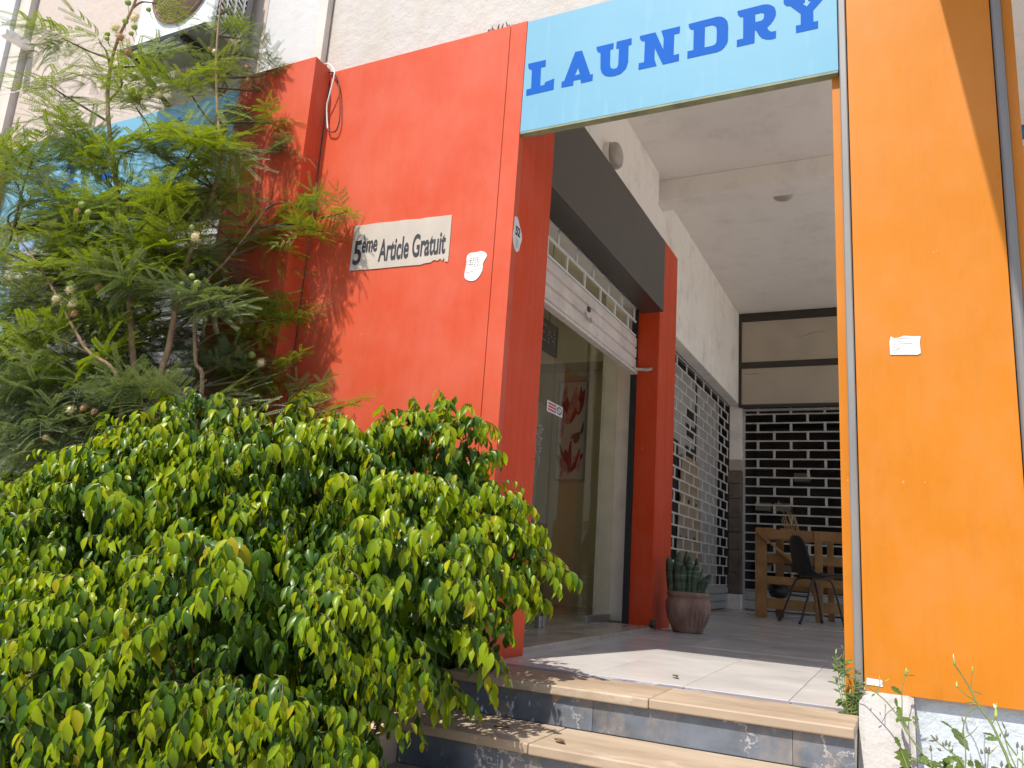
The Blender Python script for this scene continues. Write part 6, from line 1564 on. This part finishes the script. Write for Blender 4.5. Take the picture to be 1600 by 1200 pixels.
for wd in WEEDS:
    W = thing('weed', wd['label'], 'weed', wd['root'], 'wild weeds by the right end of the steps')
    for pts, r0, r1 in wd['stems']:
        P = spline(pts, 4)
        n = len(P)
        MB().tube(P, [r0 + (r1 - r0) * i / (n - 1) for i in range(n)], 6).build('stem', 'stem_green', W, smooth=True)
    for (c, d, L, w, j) in wd['leaves']:
        mb = MB()
        leaf_blade(mb, c, d, (RS.normal(0, .3), -.8, .6), L, w, j)
        mb.build('leaf', 'weed_leaf', W, smooth=True, fixn=False)
    for (c, d, L, r, k) in wd['buds']:
        bud(c, d, L, r, ('bud_green', 'bud_grey', 'bud_pale')[k], W)

# low leafy plants in the bottom corners
def rosette(name, label, root, n, rad, h, lw, m, cat='plant', seed=3):
    T = thing(name, label, cat, root)
    r = np.random.RandomState(seed)
    for k in range(n):
        a = r.uniform(0, 2 * math.pi)
        rr = rad * r.uniform(.2, 1)
        p0 = Vector(root)
        p1 = p0 + Vector((rr * math.cos(a), rr * math.sin(a) * .6, h * r.uniform(.3, 1)))
        MB().tube([p0, p0.lerp(p1, .5) + Vector((0, 0, .03)), p1], .0018, 4).build('stalk', 'stem_green', T)
        mb = MB()
        # rounded lobed leaf
        nrm = Vector((r.normal(0, .4), -.6 + r.normal(0, .3), .9)).normalized()
        x = nrm.cross(Vector((0, 1, .2))).normalized(); y = nrm.cross(x)
        s = lw * r.uniform(.6, 1.2)
        N = 15
        vs = [tuple(p1)] + [tuple(p1 + (x * math.cos(2 * math.pi * q / N) + y * math.sin(2 * math.pi * q / N)) * s * .5 * (1 + .16 * math.cos(5 * 2 * math.pi * q / N)) + nrm * s * .06 * math.cos(10 * math.pi * q / N)) for q in range(N)]
        mb.add(vs, [(0, 1 + q, 1 + (q + 1) % N) for q in range(N)])
        mb.build('leaf', m, T, smooth=True, fixn=False)
    return T
rosette('mallow_plant', 'dusty round leaved plant at the bottom left corner beneath the fig', (-1.014, -1.32, -0.401), 46, .2, .3, .055, 'mallow', seed=5)
rosette('mallow_plant', 'low dark clump of round leaves in shade behind the fig at the left edge', (-2.286, -0.62, 0.324), 60, .3, .38, .05, 'mallow', seed=8)
GC = rosette('ground_weed', 'low clump of small green leaves at the bottom edge below the orange pillar', (1.778, -0.36, -0.135), 30, .17, .10, .022, 'weed_leaf', 'weed', seed=9)

# ------------------------------------------------------------------ what the cladding and the glass mirror: the far side of the street
FH = thing('building', 'long brown building across the street, mirrored faintly in the cladding', 'building', (0, -26, G))
box('wall', 'far_wall', (-40, 30, -34, -26, G, 5.6), FH)
for i in range(14):
    x = -38 + i * 4.8
    box('window', 'far_glass', (x, x + 2.2, -25.99, -25.9, 1.0, 2.9), FH)
box('roof_edge', 'concrete', (-40.2, 30.2, -34.2, -25.8, 5.602, 5.9), FH)
# dark tree beyond the left end of the building
BT = thing('dark_tree', 'dark tree with bare twigs behind the left end of the building', 'tree', (-8.6, 3.0, G))
MB().tube([(-8.6, 3, G), (-8.5, 3, 3), (-8.7, 3.1, 7)], [.16, .12, .07], 8).build('trunk', 'bark', BT, smooth=True)
n = 2600
cpos = np.stack([RS.normal(-8.1, .75, n), RS.normal(2.6, .6, n), RS.normal(5.6, 1.3, n)], 1)
dd = RS.normal(0, 1, (n, 3)); dd[:, 2] -= .6
F3 = frames(dd, RS.normal(0, 1, (n, 3)))
v, f = LEAFS[0]
V3 = np.einsum('nij,kj->nki', F3, v * .13) + cpos[:, None, :]
F3q = f[None] + (np.arange(n) * len(v))[:, None, None]
tag(big_mesh('crown', V3.reshape(-1, 3), F3q.reshape(-1, 4), ['fig_old'], np.zeros(n * len(f)), BT), kind='stuff')
